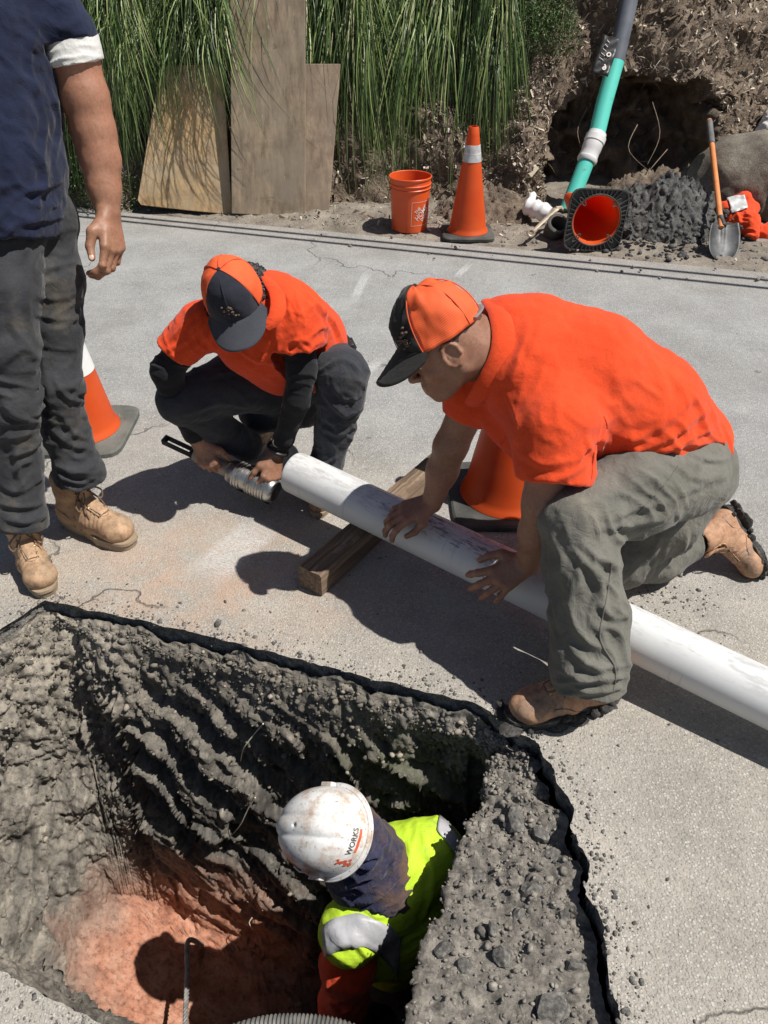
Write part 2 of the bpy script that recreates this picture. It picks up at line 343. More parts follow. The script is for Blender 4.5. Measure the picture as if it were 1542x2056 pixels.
# skin / clothes
def skin(name, a, b, dirt=None):
    m = N(name); c = m.mix(m.ramp(m.noise(14, 6, .6), [(.35, 0), (.65, 1)]), a, b)
    c = m.mix(m.ramp(m.noise(120, 4, .6), [(.3, .72), (.62, 1)]), (.05, .02, .01), c); c = m.mix(m.ramp(m.noise(1, 5, .7, m.map((160, 160, 35))), [(.56, 0), (.66, .35)]), c, (.07, .035, .02)); c = m.mix(m.ramp(m.noise(5, 4, .6), [(.4, 0), (.7, .35)]), c, (.48, .2, .13))
    if dirt: c = m.mix(m.ramp(m.noise(26, 7, .7), [(.52, 0), (.64, .7)]), c, dirt)
    m.b.inputs['Subsurface Weight'].default_value = .12; m.b.inputs['Subsurface Radius'].default_value = (.012, .005, .003)
    m.b.inputs['Subsurface Scale'].default_value = .3
    return m.out(c, .5, m.bump(m.noise(260, 4), .22, .0012, m.bump(m.noise(45, 4), .12, .003)))
M_SKIN1 = skin('skin_tan', (.30, .145, .085), (.40, .205, .125)); M_SKIN2 = skin('skin_brown', (.30, .15, .09), (.38, .2, .125), (.14, .09, .065))
M_SKIN3 = skin('skin_dark_tan', (.25, .125, .078), (.33, .18, .115)); M_NAIL = simple('fingernail', (.55, .36, .27), (.62, .43, .33), 30, .35)
M_NAVY = cloth('navy_shirt', (.009, .013, .034), (.017, .023, .056), None, wr=.55)
M_WSH = cloth('white_undershirt', (.62, .61, .58), (.72, .71, .68), wr=.4)
M_TRGY = cloth('charcoal_trousers', (.034, .035, .039), (.058, .059, .064), ((.13, .11, .075), .53, 4.5, .7), wr=.5)
M_ORSH = cloth('orange_polo', (.74, .068, .016), (.82, .085, .022), None, wr=.3)
M_ORSH2 = cloth('orange_polo_dusty', (.74, .068, .016), (.82, .085, .022), ((.42, .2, .12), .66, 7, .7), wr=.5)
M_BLSL = cloth('black_sleeve', (.012, .012, .015), (.022, .022, .026), wr=.4)
M_TRDK = cloth('dark_slate_trousers', (.034, .037, .045), (.055, .058, .068), ((.10, .088, .07), .6, 6, .5), wr=.7)
M_TRGN = cloth('grey_green_trousers', (.135, .13, .11), (.185, .178, .152), ((.25, .225, .18), .55, 7, .6), wr=.75)
M_TAN = None
def boot_mat(name, a, b, d):
    m = N(name); c = m.mix(m.ramp(m.noise(16, 6, .65), [(.35, 0), (.65, 1)]), a, b)
    c = m.mix(m.ramp(m.noise(9, 7, .7), [(.5, 0), (.64, .9)]), c, d); c = m.mix(m.ramp(m.noise(38, 6, .75), [(.34, .45), (.55, 1)]), (.08, .05, .03), c)
    return m.out(c, .78, m.bump(m.noise(70, 6, .6), .45, .004))
M_BOOT = boot_mat('tan_leather', (.42, .255, .145), (.54, .35, .21), (.33, .23, .15))
M_BOOTR = boot_mat('reddish_leather', (.44, .235, .135), (.54, .31, .185), (.30, .20, .14))
M_SOLE = simple('boot_sole', (.26, .19, .125), (.36, .28, .19), 14, .85, 60, .5, .004)
M_MUD = soil('mud', (.03, .029, .028), (.065, .06, .055), (.14, .13, .115), 30, .9, .01, .85)
M_LACE = simple('boot_lace', (.12, .075, .045), (.24, .16, .10), 60, .9); M_EYE = simple('brass_eyelet', (.5, .38, .2), (.6, .48, .28), 60, .35, metal=.8)
def mesh_cap():
    m = N('cap_mesh_orange'); uv = m.tc.outputs['UV']
    v = m.n('TexVoronoi', Vector=m.n('Mapping', Vector=uv, Scale=(70, 26, 1)).outputs[0], Scale=1., Randomness=0.).outputs[0]
    h = m.ramp(v, [(.34, 1), (.46, 0)])
    c = m.mix(m.math('MULTIPLY', h, .42), (.90, .13, .03), (.22, .04, .02))
    return m.out(c, .8, m.bump(h, -.4, .002))
M_CMESH = mesh_cap(); M_CDARK = cloth('cap_navy', (.018, .02, .032), (.035, .037, .05), ((.09, .08, .07), .6, 12, .5), wr=.3)
M_CGREY = cloth('cap_charcoal', (.022, .021, .02), (.04, .038, .036), ((.10, .08, .06), .62, 12, .5), wr=.3)
M_BRIM = cloth('cap_brim_slate', (.045, .048, .06), (.065, .068, .08), None, wr=.1)
M_HAIR = simple('black_hair', (.008, .007, .007), (.022, .018, .015), 40, .55, 120, .6, .004)
M_HAT = simple('hard_hat_white', (.72, .71, .68), (.78, .77, .75), 6, .35, 30, .06, .002, dirt=((.52, .33, .2), .58, 9))
M_STICK = simple('sticker_white', (.7, .69, .66), (.74, .73, .7), 20, .5); M_INKG = simple('ink_grey', (.06, .06, .065), (.14, .14, .14), 40, .6)
M_INKR = simple('ink_red', (.62, .08, .03), (.7, .14, .06), 40, .6)
M_NECK = cloth('navy_hood', (.022, .026, .065), (.04, .042, .085), ((.15, .09, .055), .47, 6, .9), wr=1.)
def vest_mat():
    m = N('hi_vis_mesh'); v = m.n('TexVoronoi', Vector=m.co, Scale=170., Randomness=.15).outputs[0]
    h = m.ramp(v, [(.25, 1), (.4, 0)]); c = m.mix(m.math('MULTIPLY', h, .25), (.50, .72, .03), (.22, .30, .02))
    c = m.mix(m.ramp(m.noise(14, 6, .7), [(.60, 0), (.7, .6)]), c, (.2, .19, .08))
    return m.out(c, .8, m.bump(m.noise(22, 4), .5, .01))
M_VEST = vest_mat(); M_TAPEV = simple('silver_tape', (.36, .36, .375), (.50, .50, .51), 12, .45, 25, .5, .008, dirt=((.22, .2, .18), .58, 9))
M_CHALK = N('chalk_mark')
def _chalk():
    m = M_CHALK; t = m.t; a = m.ramp(m.noise(150, 6, .8), [(.36, 0), (.72, .8)]); b = m.tc.outputs['UV']
    u = m.n('SeparateXYZ', i0=b).outputs; e = m.math('MULTIPLY', m.ramp(m.math('PINGPONG', u[0], .5), [(.02, 0), (.3, 1)]), m.ramp(m.math('PINGPONG', u[1], .5), [(.02, 0), (.2, 1)]))
    m.out((.78, .78, .76), .9); t.links.new(m.math('MULTIPLY', a, e), m.b.inputs['Alpha'])
_chalk(); M_CHALK = M_CHALK.m
# ================================================================== SETTING
def catline(P, n, closed=False):
    """dense polyline through points (Catmull-Rom), n samples"""
    P = np.asarray(P, float); m = len(P); out = []
    seg = m if closed else m-1
    for j in range(n):
        t = j/n*seg if closed else j/(n-1)*seg; i = min(int(t), seg-1); f = t-i
        g = (lambda k: P[k % m]) if closed else (lambda k: P[min(max(k, 0), m-1)])
        p0, p1, p2, p3 = g(i-1), g(i), g(i+1), g(i+2)
        out.append(.5*((2*p1)+(-p0+p2)*f+(2*p0-5*p1+4*p2-p3)*f*f+(-p0+3*p1-3*p2+p3)*f**3))
    return np.array(out)
def lin(P, w, closed=True):
    """piecewise linear, closed, w[i] samples on segment i"""
    P = np.asarray(P, float); out = []
    for i in range(len(P)):
        a, b = P[i], P[(i+1) % len(P)]
        for k in range(w[i]): out.append(a+(b-a)*k/w[i])
    return np.array(out)
g0 = [G(90, 1205), G(400, 1272), G(700, 1350), G(955, 1413), G(1075, 1490), G(1150, 1620), G(1183, 1760), G(1205, 1880), G(1243, 2060), G(1290, 2300),
      A(-.50, .42, 0), G(215, 2062), G(90, 1997), G(-20, 1937), A(-1.40, 1.0, 0), A(-1.55, 1.42, 0), A(-1.27, 1.62, 0)]
r2 = [G(100, 1235, -.12), G(405, 1300, -.12), G(703, 1378, -.12), G(965, 1445, -.13), G(995, 1500, -.12), G(980, 1590, -.12), G(930, 1720, -.12), G(872, 1850, -.12),
      G(828, 2060, -.12), G(812, 2300, -.12), A(-.45, .48, -.12), A(-.55, .66, -.14), A(-.70, .72, -.14), A(-.82, .78, -.14), A(-1.32, 1.04, -.12), A(-1.42, 1.38, -.12), A(-1.2, 1.57, -.12)]
for _k in (0, 1, 2): r2[_k] = g0[_k]+A(0, -.04, -.085)
r2[3] = g0[3]+A(-.01, -.03, -.10); r2[16] = g0[16]+A(.05, -.02, -.10); r2[15] = g0[15]+A(.07, 0, -.10); r2[14] = g0[14]+A(.07, .02, -.10)
r3 = [A(-1.01, 1.60, -.75), A(-.60, 1.48, -.8), A(-.14, 1.42, -.8), A(.32, 1.40, -.8), A(.42, 1.3, -.8), A(.40, 1.12, -.8), A(.36, .95, -.8), A(.31, .8, -.8), A(.24, .6, -.8),
      A(.2, .45, -.8), A(-.4, .45, -.8), A(-.52, .66, -.7), A(-.7, .74, -.7), A(-.88, .84, -.7), A(-1.22, 1.04, -.65), A(-1.28, 1.32, -.65), A(-1.15, 1.54, -.65)]
r4 = [A(-.94, 1.50, -1.26), A(-.56, 1.38, -1.42), A(-.14, 1.28, -1.6), A(.32, 1.32, -1.8), A(.42, 1.25, -1.9), A(.38, 1.1, -1.9), A(.34, .92, -1.9), A(.3, .78, -1.9), A(.2, .6, -1.9),
      A(.1, .5, -1.9), A(-.35, .5, -1.75), A(-.5, .7, -1.45), A(-.7, .82, -1.3), A(-.88, .92, -1.2), A(-1.08, 1.08, -1.12), A(-1.1, 1.3, -1.14), A(-1.04, 1.47, -1.18)]
wseg = [90, 94, 78, 34, 44, 42, 34, 44, 30, 30, 30, 26, 26, 40, 34, 40, 44]
rings = [lin(r, wseg) for r in (g0, r2, r3, r4)]
NC = len(rings[0])
def jag(P, a, f, sd):
    q = P.copy(); q[:, 0] += a*fbm(P*f, 4, sd); q[:, 1] += a*fbm(P*f, 4, sd+3)*.8; return q
def smoothring(R, k):
    for _ in range(k): R = (R+np.roll(R, 1, 0)+np.roll(R, -1, 0))/3
    return R
edge = jag(rings[0], .009, 14, 1); right = ((edge[:, 0] > .28) & (edge[:, 1] < 1.42))[:, None]
edge = np.where(right, jag(edge, .022, 10, 9), edge); edge[:, 2] = 0
R1 = edge.copy(); inw = (A(-.3, .95, 0)-edge)*A(1, 1, 0); inw /= np.linalg.norm(inw, axis=1)[:, None]; R1 = R1+inw*(.006+.018*np.clip(fbm(edge*11, 4, 91), 0, 1))[:, None]; R1[:, 2] = -.040+.034*np.clip(fbm(edge*8, 4, 92)-.1, -.8, 1)
R1[:, 2] = np.where(right[:, 0], R1[:, 2]-.02, R1[:, 2]); R1[:, 2] = np.minimum(R1[:, 2], -.008)
R2 = smoothring(jag(rings[1], .022, 7, 5), 2); R3 = smoothring(rings[2], 8); R4 = smoothring(rings[3], 10)
ctr = A(-.35, 1.0, -1.72)
rows = []
def span(a, b, n, last=False):
    for k in range(n+(1 if last else 0)): rows.append(a+(b-a)*k/n)
span(R1, R2, 34); span(R2, R3, 80); span(R3, R4, 72)
R5 = ctr+(R4-ctr)*.05; R5[:, 2] = ctr[2]; R5 = R5+(R4-ctr)*np.array([.0, .0, .2]); span(R4, R5, 44, True)
P = np.array(rows); NR = len(P); flat = P.reshape(-1, 3)
gu = np.gradient(P, axis=0); gv = np.roll(P, -1, 1)-np.roll(P, 1, 1)
nn = np.cross(gv, gu); nn /= np.linalg.norm(nn, axis=2)[:, :, None]+1e-9
if (nn[NR//2, 30]@A(0, -1, .3)) < 0: nn = -nn
nf = nn.reshape(-1, 3)
ri = np.repeat(np.arange(NR), NC)
# slaty shards: cells stretched along a tilted bedding direction; each facet shifts and tilts
def rotm(ax, a): return np.array(Matrix.Rotation(a, 3, Vector(ax)))
B = flat@rotm((0, 1, 0), .75)@rotm((1, 0, 0), -.35)
wq = np.stack([fbm(flat*5, 3, 21), fbm(flat*5, 3, 22), fbm(flat*5, 3, 23)], 1)*.06
Bl = flat@rotm((1, 0, 0), .7)@rotm((0, 1, 0), -.3)
lw = sstep(-.85, -1.05, flat[:, 0])[:, None]
Bq = (B*(1-lw)+Bl*lw+wq)
f1, f2, cid, off = cells(Bq*A(3.2, 9.5, 13.), 3)
dA = (rnd(cid, 4)-.5)*.085+(off[:, 0]*(rnd(cid, 5)-.5)*.10+off[:, 2]*(rnd(cid, 6)-.5)*.075+off[:, 1]*(rnd(cid, 7)-.5)*.06)
f1b, f2b, cidb, offb = cells(Bq*A(11, 27, 34.), 5)
dB = (rnd(cidb, 4)-.5)*.020+(offb[:, 0]*(rnd(cidb, 5)-.5)+offb[:, 2]*(rnd(cidb, 6)-.5))*.022-.006*sstep(.12, .0, f2b-f1b)
rough = fbm(flat*34, 4, 11, .6)*.008
lump = fbm(flat*4.0, 4, 15)*.035
f1c, f2c, cidc, offc = cells(flat*26, 8); stones = (.5-np.minimum(f1c, .5))*.035*(rnd(cidc, 2) > .35)
f1d, f2d, cidd, offd = cells(flat*70, 9); grit = (.5-np.minimum(f1d, .5))*.013
zf = flat[:, 2]; floor_ = sstep(0, 30, ri-186)
shard = sstep(34, 60, ri)*(1-.75*floor_)
upper = 1-sstep(54, 110, ri)
ledge = ((flat[:, 0] > .02) & (ri < 46)).astype(float)
rdg = 1-np.abs(fbm(Bq*A(9, 22, 26.), 4, 51))
cA = (flat@unit(A(.62, .1, .78)))*(1-lw[:, 0])+(flat@unit(A(.1, .80, -.60)))*lw[:, 0]
al = (flat@unit(A(.78, 0, -.62)))*(1-lw[:, 0])+(flat@unit(A(0, .6, .8)))*lw[:, 0]
sA = np.stack([cA*2.2, al*1.1, flat[:, 1]], 1); cw = cA+.055*fbm(sA*1.6, 4, 61)+.010*fbm(flat*12, 3, 62)
def saw(c, f, sd):
    q = c*f+.25*perlin(np.stack([al*3, c*2, 0*c], 1), sd); k = np.floor(q); r = q-k; h = np.abs((k*7919+sd*131).astype(np.int64)); a = .35+.65*rnd(h+17, 3)
    brk = sstep(-.25, .25, perlin(np.stack([al*2.6+k*5.3, k*3.1, 0*c], 1), sd+1)); return (np.where(r < .86, r/.86, (1-r)/.14)-.5)*a*(.25+.75*brk)
crn = 1-.6*np.exp(-((flat[:, 0]+.97)/.08)**2); disp = shard*crn*(dA*(.65-.4*lw[:, 0])+dB*.55+saw(cw, 7.5, 3)*.085+saw(cw, 21., 9)*.028+(rdg-.6)*.014)+(lump*sstep(20, 60, ri))*(1-.5*floor_)+rough*(.4+.6*upper)+upper*(stones+grit*.8)*1.0+(1-upper)*grit*.08
redz = sstep(.62, .40, np.linalg.norm(flat-A(-.74, 1.22, -1.33), axis=1)); disp = disp*(1-.6*redz)
top = sstep(0, 6, ri); disp = disp*(.15+.85*top)
leftlip = sstep(-.8, -1.1, flat[:, 0])*upper; disp += leftlip*fbm(flat*9, 4, 31)*.035
near_d = sstep(2, 8, ri)
flat2 = flat+nf*disp[:, None]
flat2[:, 2] += ledge*fbm(flat*6, 4, 41)*.018*near_d
flat2[:, 2] = np.where(ri < 34, np.minimum(flat2[:, 2], -.02), flat2[:, 2])
idx = np.arange(NR*NC).reshape(NR, NC); a_ = idx[:-1]; b_ = idx[1:]
q = np.stack([a_, np.roll(a_, -1, 1), np.roll(b_, -1, 1), b_], -1).reshape(-1, 4)
cap = np.concatenate([flat2, [flat2[-NC:].mean(0)]]); 
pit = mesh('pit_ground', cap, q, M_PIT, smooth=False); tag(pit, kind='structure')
mesh('pit_floor', cap[-NC-1:], [tuple(range(NC))], M_PIT).parent = pit
# --- road with the pit cut out
def toV(P): return [Vector(p) for p in P]
e0 = G(150, 417); e1 = G(1542, 548); ed = unit((e1-e0)*A(1, 1, 0)); en = A(-ed[1], ed[0], 0)
far0 = e0-ed*40; far1 = e1+ed*40; 
outer = [A(-30, -9, 0), A(30, -9, 0), far1, far0]
tri = tessellate_polygon([toV(outer), toV(edge[::-1])])
allv = list(outer)+list(edge[::-1]); 
fs = []
for t in tri:
    a, b, c = (allv[i] for i in t); n = np.cross(b-a, c-a)
    fs.append(tuple(t) if n[2] > 0 else tuple(t)[::-1])
road = mesh('road', allv, fs, M_ASPH, smooth=False); tag(road, kind='structure')
# broken vertical side of the paving, three courses with uneven lip
sk_ = []; 
for k, (dz, am) in enumerate([(0, 0), (-.008, .004), (-.018, .008), (-.03, .010), (-.042, .012), (-.058, .010), (-.09, .0)]):
    p = edge.copy(); p[:, 2] = dz; nrm = np.roll(edge, -1, 0)-np.roll(edge, 1, 0); nrm = np.stack([nrm[:, 1], -nrm[:, 0], 0*nrm[:, 0]], 1); nrm /= np.linalg.norm(nrm, axis=1)[:, None]
    p += nrm*(-.012*(k > 0)+am*fbm(p*30, 3, 60+k))[:, None] if k else 0; sk_.append(p)
sv = np.concatenate(sk_); ii = np.arange(len(sk_)*NC).reshape(-1, NC); sq = np.stack([ii[:-1], ii[1:], np.roll(ii[1:], -1, 1), np.roll(ii[:-1], -1, 1)], -1).reshape(-1, 4)
mesh('paving_edge', sv, sq, M_ASIDE).parent = road
# ground all round
hole = [A(-29, -8.5, -.05), A(29, -8.5, -.05), A(29, 7.5, -.05), A(-29, 7.5, -.05)]
big = [A(-150, -150, -.05), A(150, -150, -.05), A(150, 150, -.05), A(-150, 150, -.05)]
gv_ = big+hole; gf = [(0, 1, 5, 4), (1, 2, 6, 5), (2, 3, 7, 6), (3, 0, 4, 7)]
tag(mesh('ground', gv_, gf, M_GROUND, smooth=False), kind='structure')
# --- dirt verge between road and bank
def gridmesh(name, xs, ys, fn, m, kind='structure', smooth=True):
    X, Y = np.meshgrid(xs, ys); p = fn(X.ravel(), Y.ravel()); n = len(xs); k = len(ys)
    i = np.arange(n*k).reshape(k, n); q = np.stack([i[:-1, :-1], i[:-1, 1:], i[1:, 1:], i[1:, :-1]], -1).reshape(-1, 4)
    o = mesh(name, p, q, m, smooth=smooth)
    if kind: tag(o, kind=kind)
    return o
def verge(s, t):
    P = (e0[None]+ed*s[:, None]+en*t[:, None]); P[:, 2] = 0
    r = fbm(P*3, 4, 70)*.5
    P[:, 2] = -.018+.03*sstep(-.05, .35, t+.12*r)+.010*fbm(P*14, 4, 71)*sstep(-.1, .2, t)+.012*fbm(P*2, 2, 72)
    c1, c2, ci, o_ = cells(P*22, 12); P[:, 2] += (.45-np.minimum(c1, .45))*.04*(rnd(ci, 1) > .55)*sstep(.0, .3, t)
    return P
xs = np.concatenate([np.linspace(-30, -1.6, 14), np.arange(-1.5, 7.5, .022), np.linspace(7.6, 36, 14)]); ys = np.concatenate([np.arange(-.25, 1.9, .022), [2.6, 4, 8]])
gridmesh('verge', xs, ys, verge, M_DIRT)
# --- bank
def bankbase(x): return 6.42+.05*np.sin(x*1.7)+.04*np.sin(x*3.9+1)-.06*sstep(0, -2, x)
HX, HZ = 1.98, .36
def bank(x, t):
    # t: distance up the slope; slope ~62 deg to 2.3 m, then the hillside
    sl = np.clip(t, 0, 2.6); fl = np.clip(t-2.6, 0, 100)
    k = math.cos(math.radians(64)); s = math.sin(math.radians(64))
    y = bankbase(x)+sl*k+fl*.97; z = -.03+sl*s+fl*.25
    # right of the hole the slope eases
    e = sstep(1.7, 3.2, x); y = y+e*sl*.22
    P = np.stack([x, y, z], 1)
    n = A(0, -s, k)
    d = fbm(P*1.6, 4, 80)*.10+fbm(P*7, 5, 81)*.035+fbm(P*30, 3, 84)*.008
    c1, c2, ci, o_ = cells(P*12, 14); d += (.5-np.minimum(c1, .5))*.05*(rnd(ci, 1) > .5)
    P = P+n*(d*sstep(0, .1, t+.05))[:, None]
    # dug hole: irregular mouth, deep
    w_ = fbm(P*5, 4, 82)*.10; ux = (x-HX-.10*(z-HZ))/(.66+w_); uz = (z-HZ)/(.47+w_*.7)
    r = (np.abs(ux)**2.6+np.abs(uz)**2.6)**(1/2.6); hole_ = sstep(1.06, .90, r)
    P[:, 1] += hole_*(.75+.25*fbm(P*4, 3, 83)); P[:, 2] -= hole_*.05
    # shoulders around the mouth: left post juts out
    P[:, 1] -= .10*np.exp(-((x-1.12)/.14)**2)*sstep(1.1, .3, z)
    return P
xs = np.concatenate([np.linspace(-60, -4.2, 20), np.arange(-4.1, 4.1, .022), np.linspace(4.2, 60, 20)]); ts = np.concatenate([np.arange(0, 2.8, .022), np.linspace(2.9, 60, 18)])
gridmesh('bank', xs, ts, bank, M_BANK)
def bankpt(x, t, out=0.):
    p = bank(np.atleast_1d(np.float64(x)), np.atleast_1d(np.float64(t))); p = p.copy(); p[:, 1] -= out*.9; p[:, 2] += out*.44; return p
# ================================================================== implicit bodies -> one continuous mesh
class Shape:
    def __init__(s): s.p = []
    def cap(s, a, b, ra, rb=None, k=.02, flat=None):
        s.p.append(('cap', A(*a), A(*b), ra, ra if rb is None else rb, k, flat)); return s
    def chain(s, pts, rs, k=.02, flat=None):
        for i in range(len(pts)-1): s.cap(pts[i], pts[i+1], rs[i], rs[i+1], k, flat)
        return s
    def ell(s, c, r, R=None, k=.02): s.p.append(('ell', A(*c), A(*r), np.eye(3) if R is None else np.asarray(R, float), k)); return s
    def subell(s, c, r, R=None, k=.004): s.p.append(('sell', A(*c), A(*r), np.eye(3) if R is None else np.asarray(R, float), k)); return s
    def cut(s, p, n, R): s.p.append(('cut', A(*p), unit(n), R)); return s
    def subcap(s, a, b, ra, rb): s.p.append(('sub', A(*a), A(*b), ra, rb)); return s
    @staticmethod
    def dcap(X, a, b, ra, rb, flat=None):
        ab = b-a; L = float(ab@ab)+1e-12; P = [X[i]-a[i] for i in range(3)]
        t = np.clip((P[0]*ab[0]+P[1]*ab[1]+P[2]*ab[2])/L, 0, 1)
        Q = [P[i]-t*ab[i] for i in range(3)]
        if flat:
            ax, sc = flat; dn = Q[0]*ax[0]+Q[1]*ax[1]+Q[2]*ax[2]; Q = [Q[i]+dn*ax[i]*(1/sc-1) for i in range(3)]
        return np.sqrt(Q[0]**2+Q[1]**2+Q[2]**2)-(ra+(rb-ra)*t)
    @staticmethod
    def dell(X, c, r, R):
        P = [X[i]-c[i] for i in range(3)]; L = [P[0]*R[0, i]+P[1]*R[1, i]+P[2]*R[2, i] for i in range(3)]
        k0 = np.sqrt(sum((L[i]/r[i])**2 for i in range(3))); k1 = np.sqrt(sum((L[i]/r[i]**2)**2 for i in range(3)))+1e-6
        return k0*(k0-1)/k1
    def ev(s, vox):
        lo = np.full(3, 9e9); hi = -lo
        for p in s.p:
            if p[0] == 'cap': r = max(p[3], p[4])+.01; lo = np.minimum(lo, np.minimum(p[1], p[2])-r); hi = np.maximum(hi, np.maximum(p[1], p[2])+r)
            if p[0] == 'ell': r = max(p[2])+.01; lo = np.minimum(lo, p[1]-r); hi = np.maximum(hi, p[1]+r)
        lo -= 3*vox; n = np.ceil((hi-lo)/vox).astype(int)+4
        ax = [(lo[i]+vox*np.arange(n[i])).astype(np.float32) for i in range(3)]; f = np.full(n, .5, np.float32)
        def sub(a, b):
            i0 = np.clip(((a-lo)/vox).astype(int), 0, n-1); i1 = np.clip(((b-lo)/vox).astype(int)+2, 1, n)
            sl = tuple(slice(i0[i], i1[i]) for i in range(3)); X = (ax[0][sl[0]][:, None, None], ax[1][sl[1]][None, :, None], ax[2][sl[2]][None, None, :]); return sl, X
        for p in s.p:
            if p[0] in ('cap', 'ell'):
                if p[0] == 'cap': k = p[5]; r = max(p[3], p[4])+k+2*vox; sl, X = sub(np.minimum(p[1], p[2])-r, np.maximum(p[1], p[2])+r); d = s.dcap(X, *p[1:5], p[6])
                else: k = p[4]; r = max(p[2])+k+2*vox; sl, X = sub(p[1]-r, p[1]+r); d = s.dell(X, *p[1:4])
                g = f[sl]; h = np.maximum(k-np.abs(g-d), 0)/k; f[sl] = np.minimum(g, d)-h*h*k*.25
            elif p[0] == 'sell':
                r = max(p[2])+2*vox; sl, X = sub(p[1]-r, p[1]+r); d = -s.dell(X, *p[1:4]); g = f[sl]; k = p[4]; h = np.maximum(k-np.abs(g-d), 0)/k; f[sl] = np.maximum(g, d)+h*h*k*.25
            elif p[0] == 'cut':
                sl, X = sub(p[1]-p[3], p[1]+p[3]); P = [X[i]-p[1][i] for i in range(3)]
                pl = P[0]*p[2][0]+P[1]*p[2][1]+P[2]*p[2][2]; d = np.maximum(-pl, np.sqrt(P[0]**2+P[1]**2+P[2]**2)-p[3]); f[sl] = np.maximum(f[sl], -d)
            else:
                r = max(p[3], p[4])+2*vox; sl, X = sub(np.minimum(p[1], p[2])-r, np.maximum(p[1], p[2])+r); f[sl] = np.maximum(f[sl], -s.dcap(X, *p[1:5]))
        return f, lo
    def polygonise(s, vox, smooth=1):
        f, lo = s.ev(vox); neg = f < 0; nx, ny, nz = f.shape
        cnt = np.zeros((nx-1, ny-1, nz-1), np.uint8)
        for a in (0, 1):
            for b in (0, 1):
                for c in (0, 1): cnt += neg[a:nx-1+a, b:ny-1+b, c:nz-1+c]
        act = (cnt > 0) & (cnt < 8); ci = np.argwhere(act); idg = np.full(act.shape, -1, np.int32); idg[act] = np.arange(len(ci))
        cor = np.array([[a, b, c] for a in (0, 1) for b in (0, 1) for c in (0, 1)])
        fv = np.stack([f[ci[:, 0]+c[0], ci[:, 1]+c[1], ci[:, 2]+c[2]] for c in cor], 1)
        acc = np.zeros((len(ci), 3)); m = np.zeros(len(ci))
        for i in range(8):
            for j in range(i+1, 8):
                if np.abs(cor[i]-cor[j]).sum() == 1:
                    x = (fv[:, i] < 0) != (fv[:, j] < 0); t = np.where(x, fv[:, i]/(fv[:, i]-fv[:, j]+1e-12), 0)
                    acc += (cor[i]+(cor[j]-cor[i])*t[:, None])*x[:, None]; m += x
        v = lo+(ci+acc/m[:, None])*vox; F_ = []
        for ax in range(3):
            sl0 = [slice(0, d) for d in (nx, ny, nz)]; sl1 = list(sl0); sl0[ax] = slice(0, f.shape[ax]-1); sl1[ax] = slice(1, f.shape[ax])
            x = neg[tuple(sl0)] != neg[tuple(sl1)]; e = np.argwhere(x); sg = neg[tuple(sl0)][x]
            o1, o2 = [(1, 2), (2, 0), (0, 1)][ax]
            ok = (e[:, o1] > 0) & (e[:, o2] > 0) & (e[:, o1] < act.shape[o1]) & (e[:, o2] < act.shape[o2]); e = e[ok]; sg = sg[ok]
            def g(d1, d2):
                q = e.copy(); q[:, o1] -= d1; q[:, o2] -= d2; return idg[q[:, 0], q[:, 1], q[:, 2]]
            Q = np.stack([g(0, 0), g(1, 0), g(1, 1), g(0, 1)], 1); Q[~sg] = Q[~sg][:, ::-1]; F_.append(Q)
        Q = np.concatenate(F_); Q = Q[(Q >= 0).all(1)]
        for _ in range(smooth):
            a = Q.ravel(); b = np.roll(Q, -1, 1).ravel(); s_ = np.zeros_like(v); c = np.bincount(a, minlength=len(v))+np.bincount(b, minlength=len(v))
            for i in range(3): s_[:, i] = np.bincount(a, v[b, i], len(v))+np.bincount(b, v[a, i], len(v))
            v = v*.45+.55*s_/np.maximum(c, 1)[:, None]
        return v, Q
def vnorm(v, Q):
    n = np.cross(v[Q[:, 2]]-v[Q[:, 0]], v[Q[:, 3]]-v[Q[:, 1]]); o = np.zeros_like(v)
    for i in range(3):
        for j in range(4): o[:, i] += np.bincount(Q[:, j], n[:, i], len(v))
    return o/(np.linalg.norm(o, axis=1)[:, None]+1e-12)
def folds(v, n, F_):
    """cloth folds: list of (centre, direction across the folds, reach, spacing, height)"""
    d = np.zeros(len(v))
    for i, (c, dr, R, wl, am) in enumerate(F_):
        r = v-A(*c); w_ = np.exp(-(r*r).sum(1)/(R*R)); m = w_ > .03
        if not m.any(): continue
        dr = unit(dr); q = v[m]; x = (r[m]@dr)/wl; wob = perlin(q*6+i, 100+i)*1.0+perlin(q*15, 120+i)*.3
        y = np.sin(math.pi*(x+wob)); rid = np.maximum(1-np.abs(y)*1.5, -.3); g = np.clip(perlin(q*11, 140+i)*2.2+.35, 0, 1)
        d[m] += am*w_[m]*rid*g
    return v+n*d[:, None]
